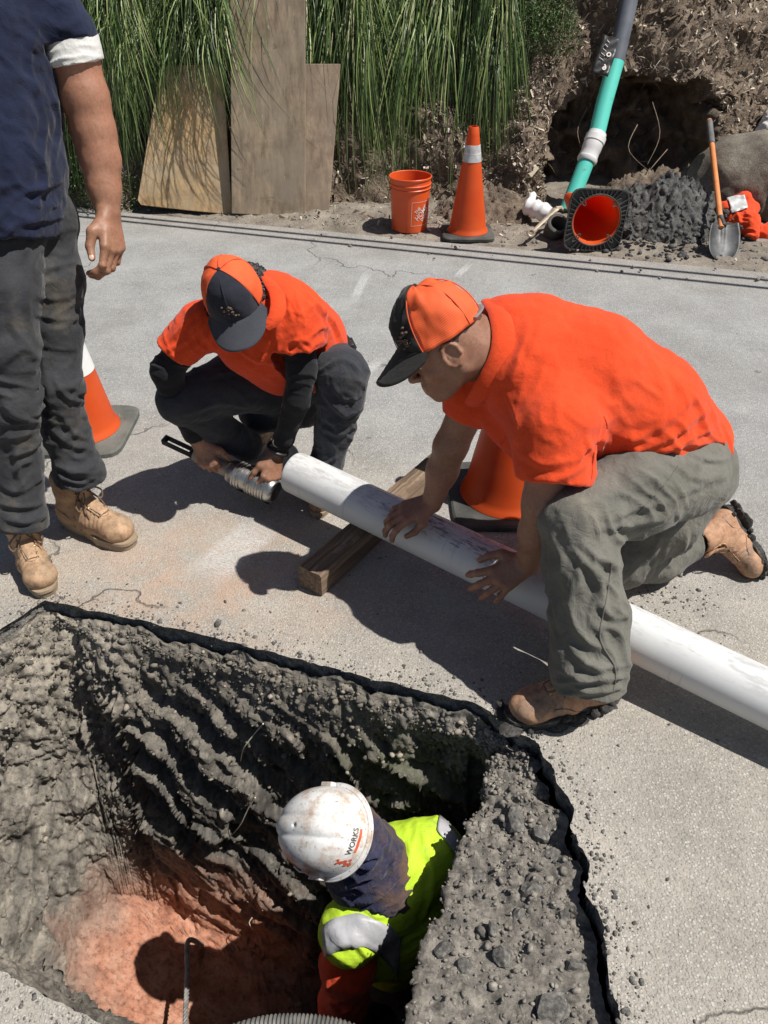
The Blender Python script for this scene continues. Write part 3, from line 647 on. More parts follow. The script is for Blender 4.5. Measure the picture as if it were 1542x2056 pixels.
def creases(v, Q, n, C_):
    """single folds: ([(px, py), ...] path, half width, height (+ ridge, - groove))"""
    from mathutils.bvhtree import BVHTree
    T = BVHTree.FromPolygons([Vector(q) for q in v], Q.tolist()); d = np.zeros(len(v)); cp = Vector((0, 0, CH))
    for pix, wd, ht in C_:
        pts = []
        for p in catline([A(*q, 0) for q in pix], 4*len(pix)):
            h = T.ray_cast(cp, Vector(W(p[0], p[1], 1.)-A(0, 0, CH)).normalized())
            if h[0] is not None: pts.append(np.array(h[0]))
        if len(pts) < 3: continue
        pts = np.array(pts); lo = pts.min(0)-wd*4; hi = pts.max(0)+wd*4; m = ((v > lo) & (v < hi)).all(1); q = v[m]
        if not len(q): continue
        wb = perlin(q*14, 77)*wd*.45; best = np.full(len(q), 9.); bt = np.zeros(len(q)); sg = np.zeros(len(q)); N_ = len(pts)-1
        for i in range(N_):
            a, b = pts[i], pts[i+1]; ab = b-a; L = ab@ab+1e-9
            if L > .01: continue
            t = np.clip((q-a)@ab/L, 0, 1); r = q-a-t[:, None]*ab; r_ = np.linalg.norm(r, axis=1); k = r_ < best
            best = np.where(k, r_, best); bt = np.where(k, (i+t)/N_, bt); sd = np.einsum('ij,ij->i', np.cross(ab, r), n[m]); sg = np.where(k, np.sign(sd), sg)
        x = (best*sg+wb)/wd; tp = np.sin(np.pi*np.clip(bt*.86+.07, 0, 1))**.7
        d[m] += .85*ht*tp*(np.exp(-np.abs(x)**1.25)-.5*np.exp(-(np.abs(x+1.7)/.9)**2))
    return v+n*d[:, None]
def cloth_obj(name, S, vox, m, parent, F_=(), base=.0025, smooth=2, C_=()):
    v, Q = S.polygonise(vox, smooth); n = vnorm(v, Q)
    if C_: v = creases(v, Q, n, C_)
    big = fbm(v*7, 3, 200)*base*1.6+fbm(v*19, 3, 201)*base*.8
    v = folds(v+n*big[:, None], n, F_); 
    return mesh(name, v, Q, m, parent)
# ------------------------------------------------------------------ anatomy
def hand(S, w_, X, Pn, T, s=1., curl=((.5, .6, .4),)*4, thumb=((.75, .6, .25), (.9, .3, .3), (1, .1, .2)), spread=.0, lens=1., fat=1.):
    """w_ wrist, X finger direction, Pn palm-facing normal, T thumb side; returns finger tips"""
    X = unit(X); T = unit(np.asarray(T)-X*np.dot(T, X)); Pn = unit(np.asarray(Pn)-X*np.dot(Pn, X)-T*np.dot(Pn, T)); tips = []
    K = [(.090, .030), (.095, .010), (.090, -.010), (.080, -.028)]; L = [(.044, .026, .021), (.049, .030, .022), (.045, .028, .021), (.036, .021, .019)]
    Rr = [.0100, .0103, .0098, .0086]
    w_ = np.asarray(w_)
    for i in range(4):
        kx, ky = K[i]; k = w_+(X*kx+T*ky)*s; S.cap(w_+T*ky*.55*s+X*.005, k, .0165*s, .0125*s, .014)
        p = k; dx = unit(X+T*spread*(1.5-i)); ang = 0; r = Rr[i]*s*fat; c = curl[i % len(curl)]
        for j in range(3):
            ang += c[j]; d = math.cos(ang)*dx+math.sin(ang)*Pn; e = p+d*L[i][j]*s*lens
            S.cap(p, e, r*(1.06 if j == 0 else 1), r*.88, .004); S.ell(p, (r*1.1,)*3, None, .004); p = e; r *= .9
        tips.append((p, d))
    p = w_+(X*.022+T*.020)*s; r = .0165*s; Ls = (.044, .034, .029)
    for j in range(3):
        d = unit(X*thumb[j][0]+T*thumb[j][1]+Pn*thumb[j][2]); e = p+d*Ls[j]*s; S.cap(p, e, r, r*.82, .010 if j == 0 else .005); p = e; r *= .80
        if j == 0: S.cap(w_+X*.05*s+T*.02*s, e, .012*s, .010*s, .014)
    tips.append((p, d)); return tips
def head(S, c, fwd, up, s=1.0):
    f, l, u = ortho(fwd, up); R = np.stack([f, l, u], 1); c = np.asarray(c)
    P = lambda x, y, z: c+R@A(x, y, z)*s
    E = lambda p, r, k=.015, R_=R: S.ell(P(*p), A(*r)*s, R_, k)
    E((-.012, 0, .038), (.098, .077, .086)); E((.022, 0, -.012), (.070, .063, .088), .03)
    for sd in (1, -1):
        S.cap(P(-.01, sd*.058, -.045), P(.055, sd*.026, -.088), .016*s, .015*s, .025)       # jaw line
        S.cap(P(.080, sd*.012, .034), P(.066, sd*.046, .030), .010*s, .009*s, .014)         # brow
        E((.058, sd*.040, -.022), (.022, .022, .02), .016)                                   # cheek
        S.subell(P(.096, sd*.031, .012), A(.013, .017, .011)*s, R, .012); E((.072, sd*.031, .013), (.0135, .016, .0115), .004)
        # ear: rim, lobe, hollow
        ear = [P(.012+.022*math.cos(a)-.012, sd*(.079+.006*math.sin(a*.5)), .006+.031*math.sin(a)) for a in np.linspace(-1.9, 3.3, 9)]
        E((-.004, sd*.074, .002), (.018, .010, .027), .008)
        S.chain(ear, [.0050*s]*9, .004)
        S.subell(P(.002, sd*.090, .008), A(.010, .012, .015)*s, R, .004)
    E((.072, 0, -.094), (.020, .020, .016), .018)
    S.cap(P(.094, 0, .020), P(.114, 0, -.018), .0085*s, .0125*s, .010)
    for sd in (1, -1): E((.104, sd*.013, -.022), (.011, .008, .008), .006)
    S.cap(P(.089, -.018, -.051), P(.089, .018, -.051), .0085*s, None, .010); S.cap(P(.086, -.015, -.060), P(.086, .015, -.060), .0085*s, None, .006); E((.074, 0, -.060), (.03, .03, .035), .02)
    return P, R
def boot(parent, heel, toe, upv, s=1., top=None, m=M_BOOT, mud=False, label=None, seed=0, shaft=.155):
    """lace-up work boot: local x heel->toe, z up"""
    heel = A(*heel); toe = A(*toe); f, l, u = ortho(toe-heel, upv); k = np.linalg.norm(toe-heel)/.30
    Mx = frame_mat(heel, f*k, l*k*s, u*k*s)
    S = Shape(); z0 = .026
    S.cap((.050, 0, z0+.030), (.150, 0, z0+.026), .040, .043, .03, (A(0, 1, 0), .95)); S.cap((.150, 0, z0+.022), (.245, .004, z0+.022), .044, .040, .03)
    S.ell((.245, .004, z0+.024), (.056, .050, .038), None, .02); S.cap((.135, 0, z0+.075), (.195, 0, z0+.045), .030, .028, .03)
    S.cap((.055, 0, z0+.04), (.075, 0, shaft), .043, .050, .03); S.ell((.040, 0, z0+.03), (.040, .036, .045), None, .02)
    S.cap((.075, 0, shaft), (.078, 0, shaft+.03), .051, .053, .01)
    S.subcap((.078, 0, shaft+.01), (.078, 0, shaft+.08), .040, .044)
    S.cut((.15, 0, .016), (0, 0, -1), .25)
    v, Q = S.polygonise(.0045, 2); n = vnorm(v, Q); v = v+n*(fbm(v*22, 3, 300+seed)*.0022+fbm(v*9, 2, 301+seed)*.003)[:, None]
    cre = np.exp(-((v[:, 0]-.19)/.03)**2)*sstep(.05, .08, v[:, 2]); v = v+n*(cre*np.sin(v[:, 0]*420+2*perlin(v*20, 5))*.0018)[:, None]
    b = mesh('boot', v, Q, m, loc=(0, 0, 0), parent=parent); b.matrix_parent_inverse = parent.matrix_world.inverted(); b.matrix_basis = Mx
    if label: b['label'] = label
    # sole outline with welt and lugs
    ol = []
    for t in np.linspace(0, 2*math.pi, 44, endpoint=False):
        x = .150+.158*math.cos(t); w_ = .050*(1-.18*math.exp(-((x-.12)/.05)**2)) if x > .0 else .04; y = math.sin(t); y = math.copysign(abs(y)**.62, y)*w_*(1.04 if x > .18 else .88); ol.append((x, y+.003*(x > .18)))
    ol = np.array(ol); MBs = MB(); n_ = len(ol); lay = [(0, .97), (.012, 1), (.020, .985), (.022, 1.03), (.031, 1.02), (.032, .95)]
    vv = []; 
    for z, sc in lay: vv.append(np.c_[(ol-A(.15, 0))*sc+A(.15, 0), np.full(n_, z)])
    ff = [(a*n_+i, a*n_+(i+1) % n_, (a+1)*n_+(i+1) % n_, (a+1)*n_+i) for a in range(len(lay)-1) for i in range(n_)]+[tuple(range(n_))[::-1], tuple((len(lay)-1)*n_+i for i in range(n_))]
    MBs.add(np.concatenate(vv), ff)
    for x in np.linspace(.02, .29, 11):
        ww = .036 if x < .25 else .028
        for sd in (1, -1): MBs.box((x, sd*ww*.62, -.003), (.014, ww*.9, .008))
    sv_ = MB(); sole = MBs.build('sole', M_MUD if mud else M_SOLE, None, loc=(0, 0, 0)); sole.parent = b
    if mud:
        cl = MB(); r_ = np.random.default_rng(seed+5)
        V0, F0 = ico(2)
        for i in range(46):
            x = r_.uniform(0, .31); y = r_.uniform(-.045, .045); rr = r_.uniform(.008, .024)
            vq = V0*A(rr*1.5, rr*1.2, rr*.6)*(1+.35*fbm(V0*3+i, 2, i))[:, None]; cl.add(vq+A(x, y, r_.uniform(-.006, .012)), F0)
        for i in range(26):
            x = r_.uniform(.02, .31); sd = r_.choice([-1, 1]); rr = r_.uniform(.006, .014); vq = V0*rr*(1+.35*fbm(V0*3+i, 2, i))[:, None]; cl.add(vq+A(x, sd*.046, r_.uniform(.0, .04)), F0)
        mo = cl.build('mud_clods', M_MUD, None, loc=(0, 0, 0)); mo.parent = b
    # tongue, eyelets, criss-cross laces and a bow, all laid on the leather
    from mathutils.bvhtree import BVHTree
    T = BVHTree.FromPolygons([Vector(q) for q in v], Q.tolist())
    def on(x, y, z, d=(-.55, 0, -.83), off=.0015):
        dv = Vector(d).normalized(); h = T.ray_cast(Vector((x, y, z))-dv*.15, dv)
        return np.array(h[0])+np.array(h[1])*off if h[0] is not None else A(x, y, z)
    def child(mb, nm, mt):
        o = mb.build(nm, mt, None, loc=(0, 0, 0)); o.parent = b; return o
    tg = MB(); tg.tube([on(.195, 0, .075), on(.165, 0, .10), on(.14, 0, .13), A(.134, 0, .185), A(.142, 0, .212)], [.012, .018, .022, .024, .016], 10, flat=.3); child(tg, 'tongue', m)
    for sd in (1, -1):
        pts = [on(x, sd*w_, z) for x, z, w_ in ((.128, .19, .024), (.135, .15, .022), (.150, .12, .021), (.172, .098, .019), (.195, .078, .016), (.205, .07, .002))]; child(MB().tube(catline(pts, 14), .0021, 6), 'facing_edge', m)
        pts = [on(x, sd*.12, z, (0, -sd, 0), .0006) for x, z in ((.205, .066), (.175, .062), (.150, .050), (.128, .034))]; child(MB().tube(catline(pts, 12), .0012, 5), 'stitching', M_LACE)
        pts = [on(x, sd*.12, z, (0, -sd, 0), .0006) for x, z in ((.10, .034), (.085, .07), (.06, .085), (.03, .088))]; child(MB().tube(catline(pts, 12), .0012, 5), 'stitching', M_LACE)
    ep = []
    for x, z in [(.196, .078), (.180, .092), (.164, .106), (.150, .124), (.140, .146), (.134, .170)]:
        hw = .016+.08*(z-.078)*.9; ep.append((on(x, -hw, z), on(x, hw, z)))
    cen = A(.09, 0, .06)
    lc = MB()
    for i, (a, c) in enumerate(ep):
        for p in (a, c):
            nv = unit(p-cen); xx = unit(np.cross(A(0, 1, 0), nv)); child(MB().lathe([(.0016, .0005), (.0024, .0022), (.0042, .0018), (.0046, 0)], 10, frame_mat(p, xx, np.cross(nv, xx), nv)), 'eyelet', M_EYE)
        up_ = unit((a+c)/2-cen)
        if i == 0: lc.tube([a+up_*.001, (a+c)/2+up_*.004, c+up_*.001], .0021, 6)
        if i < len(ep)-1:
            a2, c2 = ep[i+1]
            lc.tube(catline([a+up_*.001, (a+c2)/2+up_*.0065, c2+up_*.001], 7), .0028, 6); lc.tube(catline([c+up_*.001, (c+a2)/2+up_*.0045, a2+up_*.001], 7), .0028, 6)
    p0 = (ep[-1][0]+ep[-1][1])/2+A(.006, 0, .004)
    for sd in (1, -1):
        lc.tube(catline([p0, p0+A(.014, sd*.024, .004), p0+A(.022, sd*.050, -.020), p0+A(.024, sd*.040, -.044), p0+A(.010, sd*.012, -.006)], 16), .0028, 6)
        lc.tube(catline([p0, p0+A(.022, sd*.012, -.004), p0+A(.036, sd*.030, -.040), p0+A(.048, sd*.034, -.070)], 12), .0020, 6)
    lo = child(lc, 'laces', M_LACE); lo['kind'] = 'stuff'
    return b
def ico(n):
    bm = bmesh.new(); bmesh.ops.create_icosphere(bm, subdivisions=n, radius=1); bm.verts.index_update()
    v = np.array([q.co[:] for q in bm.verts]); f = [tuple(x.index for x in p.verts) for p in bm.faces]; bm.free(); return v, f
def capshell(parent, c, fwd, up, s, mf, mr, mb, brimdown=.35, brimlen=.078, wr=0.004, seed=0, split=1.15):
    """six-panel trucker cap. c = centre of the sweatband plane"""
    f, l, u = ortho(fwd, up); Mx = frame_mat(A(*c), f*s, l*s, u*s)
    rx, ry, rz = .101, .084, .122
    def pt(ph, th, r=1.):
        x = math.cos(ph)*math.cos(th)**.80; y = math.sin(ph)*math.cos(th)**.80; z = math.sin(th)
        hh = 1+.07*max(0, math.cos(ph))*math.sin(th*1.3); pan = 1-.012*abs(math.cos(3*ph))**8*math.cos(th)
        return A(x*rx*hh*pan*r, y*ry*pan*r, z*rz*(1 if math.cos(ph) > 0 else .96)*r-.012*(1-math.sin(th))*0)
    def shell(name, p0, p1, m, n, sub=False):
        nt_ = 26; v = []; uv = []
        for i in range(n+1):
            for j in range(nt_+1):
                ph = p0+(p1-p0)*i/n; th = j/nt_*math.pi/2*.995; v.append(pt(ph, th)); uv.append((ph/2, th))
        v = np.array(v); nn_ = v/np.linalg.norm(v, axis=1)[:, None]
        v = v+nn_*(fbm(v*14, 3, 400+seed)*wr*1.0+fbm(v*32, 2, 401+seed)*wr*.4)[:, None]
        k = nt_+1; fq = np.array([(i*k+j, (i+1)*k+j, (i+1)*k+j+1, i*k+j+1) for i in range(n) for j in range(nt_)])
        o = mesh(name, v, fq, m, loc=(0, 0, 0)); me = o.data; ul = me.uv_layers.new(name='UVMap'); li = np.zeros(len(me.loops), np.int32); me.loops.foreach_get('vertex_index', li)
        ul.data.foreach_set('uv', np.array(uv, np.float32)[li].ravel())
        so_ = o.modifiers.new('t', 'SOLIDIFY'); so_.thickness = .0025; so_.offset = -1; return o
    cap_ = shell('cap', split, 2*math.pi-split, mr, 56); cap_.parent = parent; cap_.matrix_parent_inverse = parent.matrix_world.inverted(); cap_.matrix_basis = Mx
    fr = shell('front_panel', -split, split, mf, 30); fr.parent = cap_
    # seams, button, sweatband
    sm = MB()
    for ph in (split, -split, math.pi-.9, math.pi+.9, math.pi):
        pts = [pt(ph, t, 1.012) for t in np.linspace(.02, 1.54, 16)]; sm.tube(pts, .0016, 6)
    o = sm.build('seams', mr, None, loc=(0, 0, 0)); o.parent = cap_
    ptsf = [pt(0, t, 1.01) for t in np.linspace(.02, 1.54, 16)]; o = MB().tube(ptsf, .0011, 6).build('front_seam', mf, None, loc=(0, 0, 0)); o.parent = cap_
    bt = MB().lathe([(0, .1265), (.004, .126), (.0062, .1235), (.0065, .120)], 14).build('button', mf, None, loc=(0, 0, 0)); bt.parent = cap_
    # brim: curved sheet with thickness and stitched rings
    v = []; nr, na = 12, 30
    for lay in (0, 1):
        for i in range(nr+1):
            r = i/nr
            for j in range(na+1):
                a = -1.12+2.24*j/na; b0 = A(math.cos(a)*rx*1.0, math.sin(a)*ry, 0); ext = brimlen*math.sqrt(max(0, 1-(abs(a)/1.14)**2.6))
                p = b0+A(ext*r, math.sin(a)*.012*r, 0); arch = -(p[1]**2)*3.4; dn = -(ext*r)*brimdown
                v.append(p+A(0, 0, dn+arch+.022+.0012*math.sin(i*math.pi)*0-(.0035 if lay else 0)+(.0005*((i % 2)*2-1) if not lay else 0)))
    k = na+1; n1 = (nr+1)*k; fq = []
    for i in range(nr):
        for j in range(na):
            q_ = (i*k+j, (i+1)*k+j, (i+1)*k+j+1, i*k+j+1); fq.append(q_); fq.append(tuple(x+n1 for x in q_[::-1]))
    rim = [nr*k+j for j in range(k)]
    for a_, b_2 in zip(rim[:-1], rim[1:]): fq.append((a_, a_+n1, b_2+n1, b_2))
    o = mesh('brim', v, fq, mb, loc=(0, 0, 0)); o.parent = cap_
    return cap_, Mx, pt
def person(label, loc, group=None):
    return empty('person', loc, label, 'person', group)
def belt_loop(): pass
# ================================================================== PEOPLE
def nails(tips, up, parent, m=M_NAIL, s=1.):
    for p, d in tips:
        d = unit(d); n = unit(np.asarray(up)-d*np.dot(up, d)); sx = np.cross(d, n)
        v, f_ = ico(2); v = v*A(.0085, .0065, .0022)*s; v = v[:, 0:1]*d+v[:, 1:2]*sx+v[:, 2:3]*n+p+n*.0070*s
        mesh('fingernail', v, f_, m, parent)
# ---- the standing man on the left --------------------------------------------------
st = person('standing man in navy t-shirt with rolled white cuff, dark work trousers and tan lace-up boots', (-1.12, 2.2, 0))
hipR, kneeR, ankR = W(98, 520, 2.40), W(118, 775, 2.50), W(158, 965, 2.64)
hipL, kneeL, ankL = W(8, 530, 2.22), W(32, 800, 2.36), W(48, 1060, 2.49)
S = Shape()
S.chain([W(90, 470, 2.36), W(110, 560, 2.40), W(112, 660, 2.45), kneeR, W(134, 870, 2.60), W(160, 950, 2.67), W(168, 990, 2.70)], [.086, .086, .078, .072, .072, .080, .080], .03)
S.chain([W(20, 470, 2.24), W(14, 580, 2.25), W(22, 700, 2.30), kneeL, W(36, 930, 2.49), W(42, 1040, 2.56), W(48, 1078, 2.58)], [.096, .092, .078, .070, .073, .080, .080], .03)
S.cap(W(-10, 430, 2.25), W(95, 430, 2.34), .10, .09, .05)
S.cut(W(168, 966, 2.69), ankR-kneeR, .12); S.cut(W(48, 1060, 2.57), ankL-kneeL, .12)
S.subcap(W(162, 950, 2.68), W(170, 1010, 2.71), .064, .066); S.subcap(W(46, 1045, 2.56), W(50, 1110, 2.59), .064, .066)
dn = A(0, 0, 1)
Ff = [(W(110, 520, 2.35), (.3, 0, 1), .10, .045, .007), (W(120, 620, 2.38), (-.2, 0, 1), .09, .035, .006), (kneeR, (.25, 0, 1), .12, .05, .010), (W(135, 850, 2.52), (-.5, .1, 1), .12, .055, .010), (W(160, 960, 2.6), (.2, 0, 1), .09, .035, .012),
      (W(10, 560, 2.2), (-.4, 0, 1), .12, .05, .007), (kneeL, (.4, 0, 1), .14, .055, .011), (W(40, 950, 2.4), (-.4, 0, 1), .12, .05, .010), (W(48, 1055, 2.45), (.1, 0, 1), .08, .035, .012), (W(60, 480, 2.25), (1, 0, .3), .12, .05, .007)]
trs = cloth_obj('trousers', S, .0060, M_TRGY, st, Ff, C_=[([(70,545),(110,535),(155,525)],.010,.006), ([(65,590),(110,600),(158,590)],.010,.006), ([(70,630),(115,642),(160,640)],.010,.007), ([(75,690),(120,702),(160,700)],.010,.006), ([(95,800),(130,775),(170,790)],.012,.011), ([(112,765),(140,800),(178,808)],.010,.010), ([(100,860),(140,890),(190,905)],.012,.011), ([(120,830),(150,870),(185,880)],.010,.009), ([(108,935),(160,948),(212,950)],.012,.014), ([(118,962),(170,958),(215,968)],.010,.012), ([(0,740),(40,700),(75,720)],.012,.009), ([(5,800),(30,835),(80,850)],.013,.011), ([(20,870),(35,930),(50,1000)],.012,.009), ([(0,1010),(50,1018),(95,1005)],.012,.013), ([(10,1042),(55,1048),(95,1035)],.010,.012), ([(5,975),(40,985),(85,960)],.011,.010), ([(62,500),(55,600),(68,680)],.012,.008), ([(85,720),(100,800),(110,870)],.012,.009), ([(20,600),(30,660),(60,700)],.011,.007)])
# shirt
sho, elb, wri = W(78, -25, 2.10), W(186, 262, 2.28), W(217, 428, 2.32)
S = Shape()
S.chain([W(-28, 440, 2.22), W(-26, 330, 2.18), W(-40, 200, 2.14), W(-50, 60, 2.10), W(-60, -60, 2.08)], [.175, .170, .172, .178, .165], .05)
S.chain([W(60, 430, 2.30), W(50, 330, 2.26), W(38, 200, 2.20), W(32, 60, 2.14), W(30, -30, 2.12)], [.105, .102, .098, .105, .10], .06)
S.cap(sho, W(137, 72, 2.16), .084, .080, .04)
S.cut(W(-10, 482, 2.24), V(.03, -1, .35), .34)
armd = W(157, 150, 2.2)-W(130, 60, 2.14)
S.cut(W(141, 84, 2.165), armd, .105); S.subcap(W(132, 60, 2.15), W(160, 150, 2.19), .060, .060)
Ff = [(W(70, 60, 2.0), (1, 0, .35), .14, .06, .006), (W(100, 150, 2.1), (.7, 0, .8), .12, .05, .007), (W(90, 350, 2.1), (.8, 0, .6), .20, .075, .006), (W(0, 250, 2.0), (.6, 0, 1), .25, .10, .005), (W(60, 450, 2.15), (-.5, 0, 1), .15, .06, .007), (W(140, 60, 2.1), (.6, 0, -.7), .1, .045, .005)]
shirt = cloth_obj('t_shirt', S, .006, M_NAVY, st, Ff, .003, C_=[([(20,60),(80,90),(110,160)],.014,.008), ([(95,40),(130,62),(185,72)],.011,.007), ([(100,70),(140,80),(175,60)],.009,.005), ([(60,170),(90,230),(82,330)],.014,.008), ([(10,420),(60,440),(120,400)],.013,.009), ([(20,458),(80,442),(128,432)],.011,.009), ([(70,300),(92,350),(74,420)],.013,.008), ([(100,180),(118,240),(112,320)],.011,.007), ([(0,240),(50,270),(70,320)],.014,.006), ([(20,350),(60,380),(118,360)],.012,.007), ([(90,20),(60,110),(75,180)],.012,.008)])
S = Shape(); S.cap(W(138, 70, 2.165), W(158, 145, 2.19), .0785, .080, .01); S.cut(W(155, 128, 2.19), armd, .12); S.cut(W(138, 72, 2.165), -armd, .12); S.subcap(W(130, 50, 2.14), W(162, 165, 2.21), .062, .063)
cuff = cloth_obj('undershirt_cuff', S, .004, M_WSH, st, [(W(150, 115, 2.1), armd, .1, .022, .005), (W(195, 110, 2.15), (1, 0, .4), .06, .03, .006)], .002)
S = Shape()
S.chain([W(-55, -60, 2.1), W(-45, 200, 2.14), W(-25, 420, 2.2)], [.07, .06, .06], .05); S.cap(W(-60, -60, 2.1), sho, .09, .07, .05)
S.cap(W(-60, -120, 2.06), W(-62, -190, 2.03), .058, .056, .03); HP, HR = head(S, W(-60, -290, 1.98), V(.35, -.5, -.75), V(0, .9, -.3))
S.chain([sho, W(150, 120, 2.18), W(170, 195, 2.22), W(187, 262, 2.26), W(201, 320, 2.29), W(209, 378, 2.31), wri], [.064, .063, .064, .060, .055, .045, .036], .03)
tips = hand(S, wri+V(0, .004, 0), V(.13, -1, .05), V(-1, -.15, .15), V(-.42, .1, -1), 1.24, ((.35, .75, .55), (.45, .85, .6), (.5, .9, .6), (.5, .9, .6)), ((.62, .45, .35), (.92, .1, .35), (1, .0, -.05)))
S.chain([W(-150, -20, 2.2), W(-230, 200, 2.35), W(-240, 400, 2.4)], [.06, .048, .03], .025); hand(S, W(-240, 410, 2.4), V(0, -1, 0), V(1, 0, 0), V(.2, 0, -1), 1.1)
v, Q = S.polygonise(.0042, 1); n = vnorm(v, Q); v += n*(fbm(v*30, 3, 210)*.0008)[:, None]
body = mesh('body', v, Q, M_SKIN1, st); nails(tips[-1:], V(.1, .4, -1), body, s=1.2)
S = Shape(); S.ell(HP(-.02, 0, .05), (.106, .085, .09), HR, .01); S.cut(HP(.06, 0, .02), HR@A(1, 0, -.5), .2); h_ = cloth_obj('hair', S, .006, M_HAIR, st, [], .004)
boot(st, G(134, 1044, 0), G(264, 1100, 0), (0, 0, 1), 1.08, seed=1, label='tan leather boot turned out to the side')
boot(st, G(56, 1104, 0), G(94, 1198, 0), (0, 0, 1), 1.10, seed=2, label='tan leather boot planted at the edge of the pit')
# ---- the squatting man ---------------------------------------------------------------
sq_ = person('squatting man in orange polo, black sleeves and navy-fronted trucker cap working on the pipe end', (-.25, 2.5, 0))
pel = W(610, 745, 2.92); S = Shape()
kR, aR = W(688, 750, 2.62), W(648, 950, 2.86); kL, aL = W(360, 805, 2.66), W(500, 905, 3.0)
S.chain([pel, W(650, 725, 2.78), kR], [.135, .10, .084], .03); S.chain([kR, W(684, 800, 2.68), W(672, 860, 2.76), W(655, 930, 2.84), W(650, 955, 2.87)], [.084, .080, .070, .058, .056], .03)
S.chain([W(585, 765, 2.95), W(470, 770, 2.78), kL], [.13, .105, .075], .03); S.chain([kL, W(420, 850, 2.82), W(495, 895, 2.98)], [.072, .072, .06], .03)
S.cap(W(600, 800, 3.02), W(520, 830, 3.05), .12, .08, .05)
S.cut(W(650, 950, 2.87), aR-kR, .1); S.subcap(W(650, 930, 2.86), W(648, 970, 2.88), .042, .042)
Ff = [(kR, V(.6, .8, 0), .12, .045, .005), (W(700, 800, 2.65), V(.2, 1, .2), .1, .04, .008), (W(680, 850, 2.7), V(1, .3, 0), .13, .05, .008), (W(650, 930, 2.8), V(.1, 1, 0), .07, .03, .009), (W(640, 720, 2.75), V(1, .2, 0), .1, .04, .006), (W(450, 760, 2.7), V(.5, 1, 0), .2, .06, .006)]
cloth_obj('trousers', S, .006, M_TRDK, sq_, Ff, C_=[([(640,745),(690,722),(728,750)],.010,.008), ([(650,790),(690,832),(722,822)],.011,.011), ([(640,852),(680,872),(705,860)],.011,.011), ([(642,800),(652,870),(650,930)],.010,.009), ([(668,770),(690,800),(725,795)],.009,.008), ([(630,925),(655,930),(680,915)],.009,.010), ([(660,880),(672,905),(670,940)],.009,.008), ([(400,760),(480,745),(560,760)],.012,.008), ([(380,830),(440,810),(500,820)],.012,.008)])
S = Shape(); shR, shL = W(598, 638, 2.50), W(402, 655, 2.50)
S.chain([W(545, 612, 2.50), W(560, 650, 2.58), W(600, 690, 2.72), W(628, 720, 2.86)], [.105, .150, .158, .140], .05)
S.cap(W(415, 650, 2.52), W(590, 625, 2.52), .070, .080, .04); S.cap(W(450, 650, 2.56), W(545, 690, 2.62), .09, .12, .05)
S.cap(W(500, 700, 2.62), W(560, 735, 2.72), .09, .10, .05)
S.cap(shR, W(602, 705, 2.535), .083, .078, .03); S.cap(shL, W(352, 705, 2.53), .076, .070, .03)
S.cut(W(601, 700, 2.53), W(606, 745, 2.58)-shR, .10); S.cut(W(356, 702, 2.53), W(322, 750, 2.6)-W(385, 668, 2.5), .09)
S.subcap(W(600, 680, 2.53), W(604, 745, 2.57), .064, .062); S.subcap(W(370, 685, 2.52), W(335, 735, 2.56), .058, .056)
S.cut(W(640, 745, 2.90), V(.55, -.5, .6), .18)
Ff = [(W(600, 610, 2.4), V(1, .2, 0), .1, .04, .006), (W(640, 650, 2.5), V(.7, -.6, 0), .13, .045, .008), (W(420, 640, 2.4), V(.9, -.4, 0), .12, .04, .008), (W(540, 720, 2.5), V(.6, .8, 0), .13, .045, .008), (W(360, 680, 2.45), V(.8, .5, 0), .08, .03, .006), (W(590, 690, 2.45), V(.3, 1, 0), .09, .035, .006), (W(550, 620, 2.4), V(1, -.4, 0), .1, .04, .006)]
ps = cloth_obj('polo_shirt', S, .0055, M_ORSH2, sq_, Ff, C_=[([(575,590),(600,640),(592,690)],.009,.008), ([(620,590),(660,640),(690,690)],.010,.009), ([(550,640),(560,700),(575,745)],.010,.009), ([(340,685),(370,655),(400,612)],.009,.008), ([(332,705),(365,690),(398,660)],.008,.007), ([(600,565),(645,610),(655,680)],.010,.009), ([(650,620),(672,660),(682,690)],.009,.008), ([(525,600),(532,650),(530,700)],.009,.007), ([(480,700),(520,725),(560,730)],.010,.008), ([(500,740),(530,720),(560,700)],.009,.007), ([(570,700),(600,680),(625,690)],.008,.007), ([(420,640),(410,680),(380,705)],.009,.008)])
# collar and placket
cm = MB()
cc = catline([W(530, 556, 2.42), W(556, 590, 2.38), W(556, 630, 2.36), W(536, 660, 2.36)], 12); cm.tube(cc, [.010, .016, .02, .022, .024, .024, .024, .024, .022, .02, .016, .010], 8, flat=.5)
cm.build('collar', M_ORSH2, sq_)
S = Shape(); shx = [shR, W(606, 740, 2.58), W(598, 800, 2.64), W(570, 880, 2.76), W(562, 898, 2.785)]
S.chain(shx, [.055, .052, .047, .036, .034], .02); S.chain([shL, W(334, 745, 2.56), W(352, 800, 2.64), W(390, 868, 2.78), W(396, 880, 2.795)], [.052, .050, .048, .038, .036], .02)
S.cut(shx[-1], shx[-1]-shx[-2], .07); S.cut(W(394, 876, 2.79), W(394, 876, 2.79)-W(352, 800, 2.64), .07)
cloth_obj('black_sleeves', S, .0045, M_BLSL, sq_, [(W(606, 745, 2.5), V(0, 1, 0), .09, .028, .006), (W(588, 830, 2.6), V(.3, 1, 0), .1, .030, .0045), (W(335, 745, 2.5), V(.3, 1, 0), .09, .03, .006), (W(370, 830, 2.6), V(-.4, 1, 0), .1, .03, .004)], .0015)
S = Shape(); hc = W(478, 606, 2.42); fw = V(.16, -.93, -.33); upw = V(-.16, .30, -.94)
HP, HR = head(S, hc, fw, upw, 1.0)
S.cap(HP(-.03, 0, -.03), W(545, 625, 2.52), .060, .066, .03); S.chain([W(545, 620, 2.52), W(600, 700, 2.74), pel], [.09, .12, .10], .04)
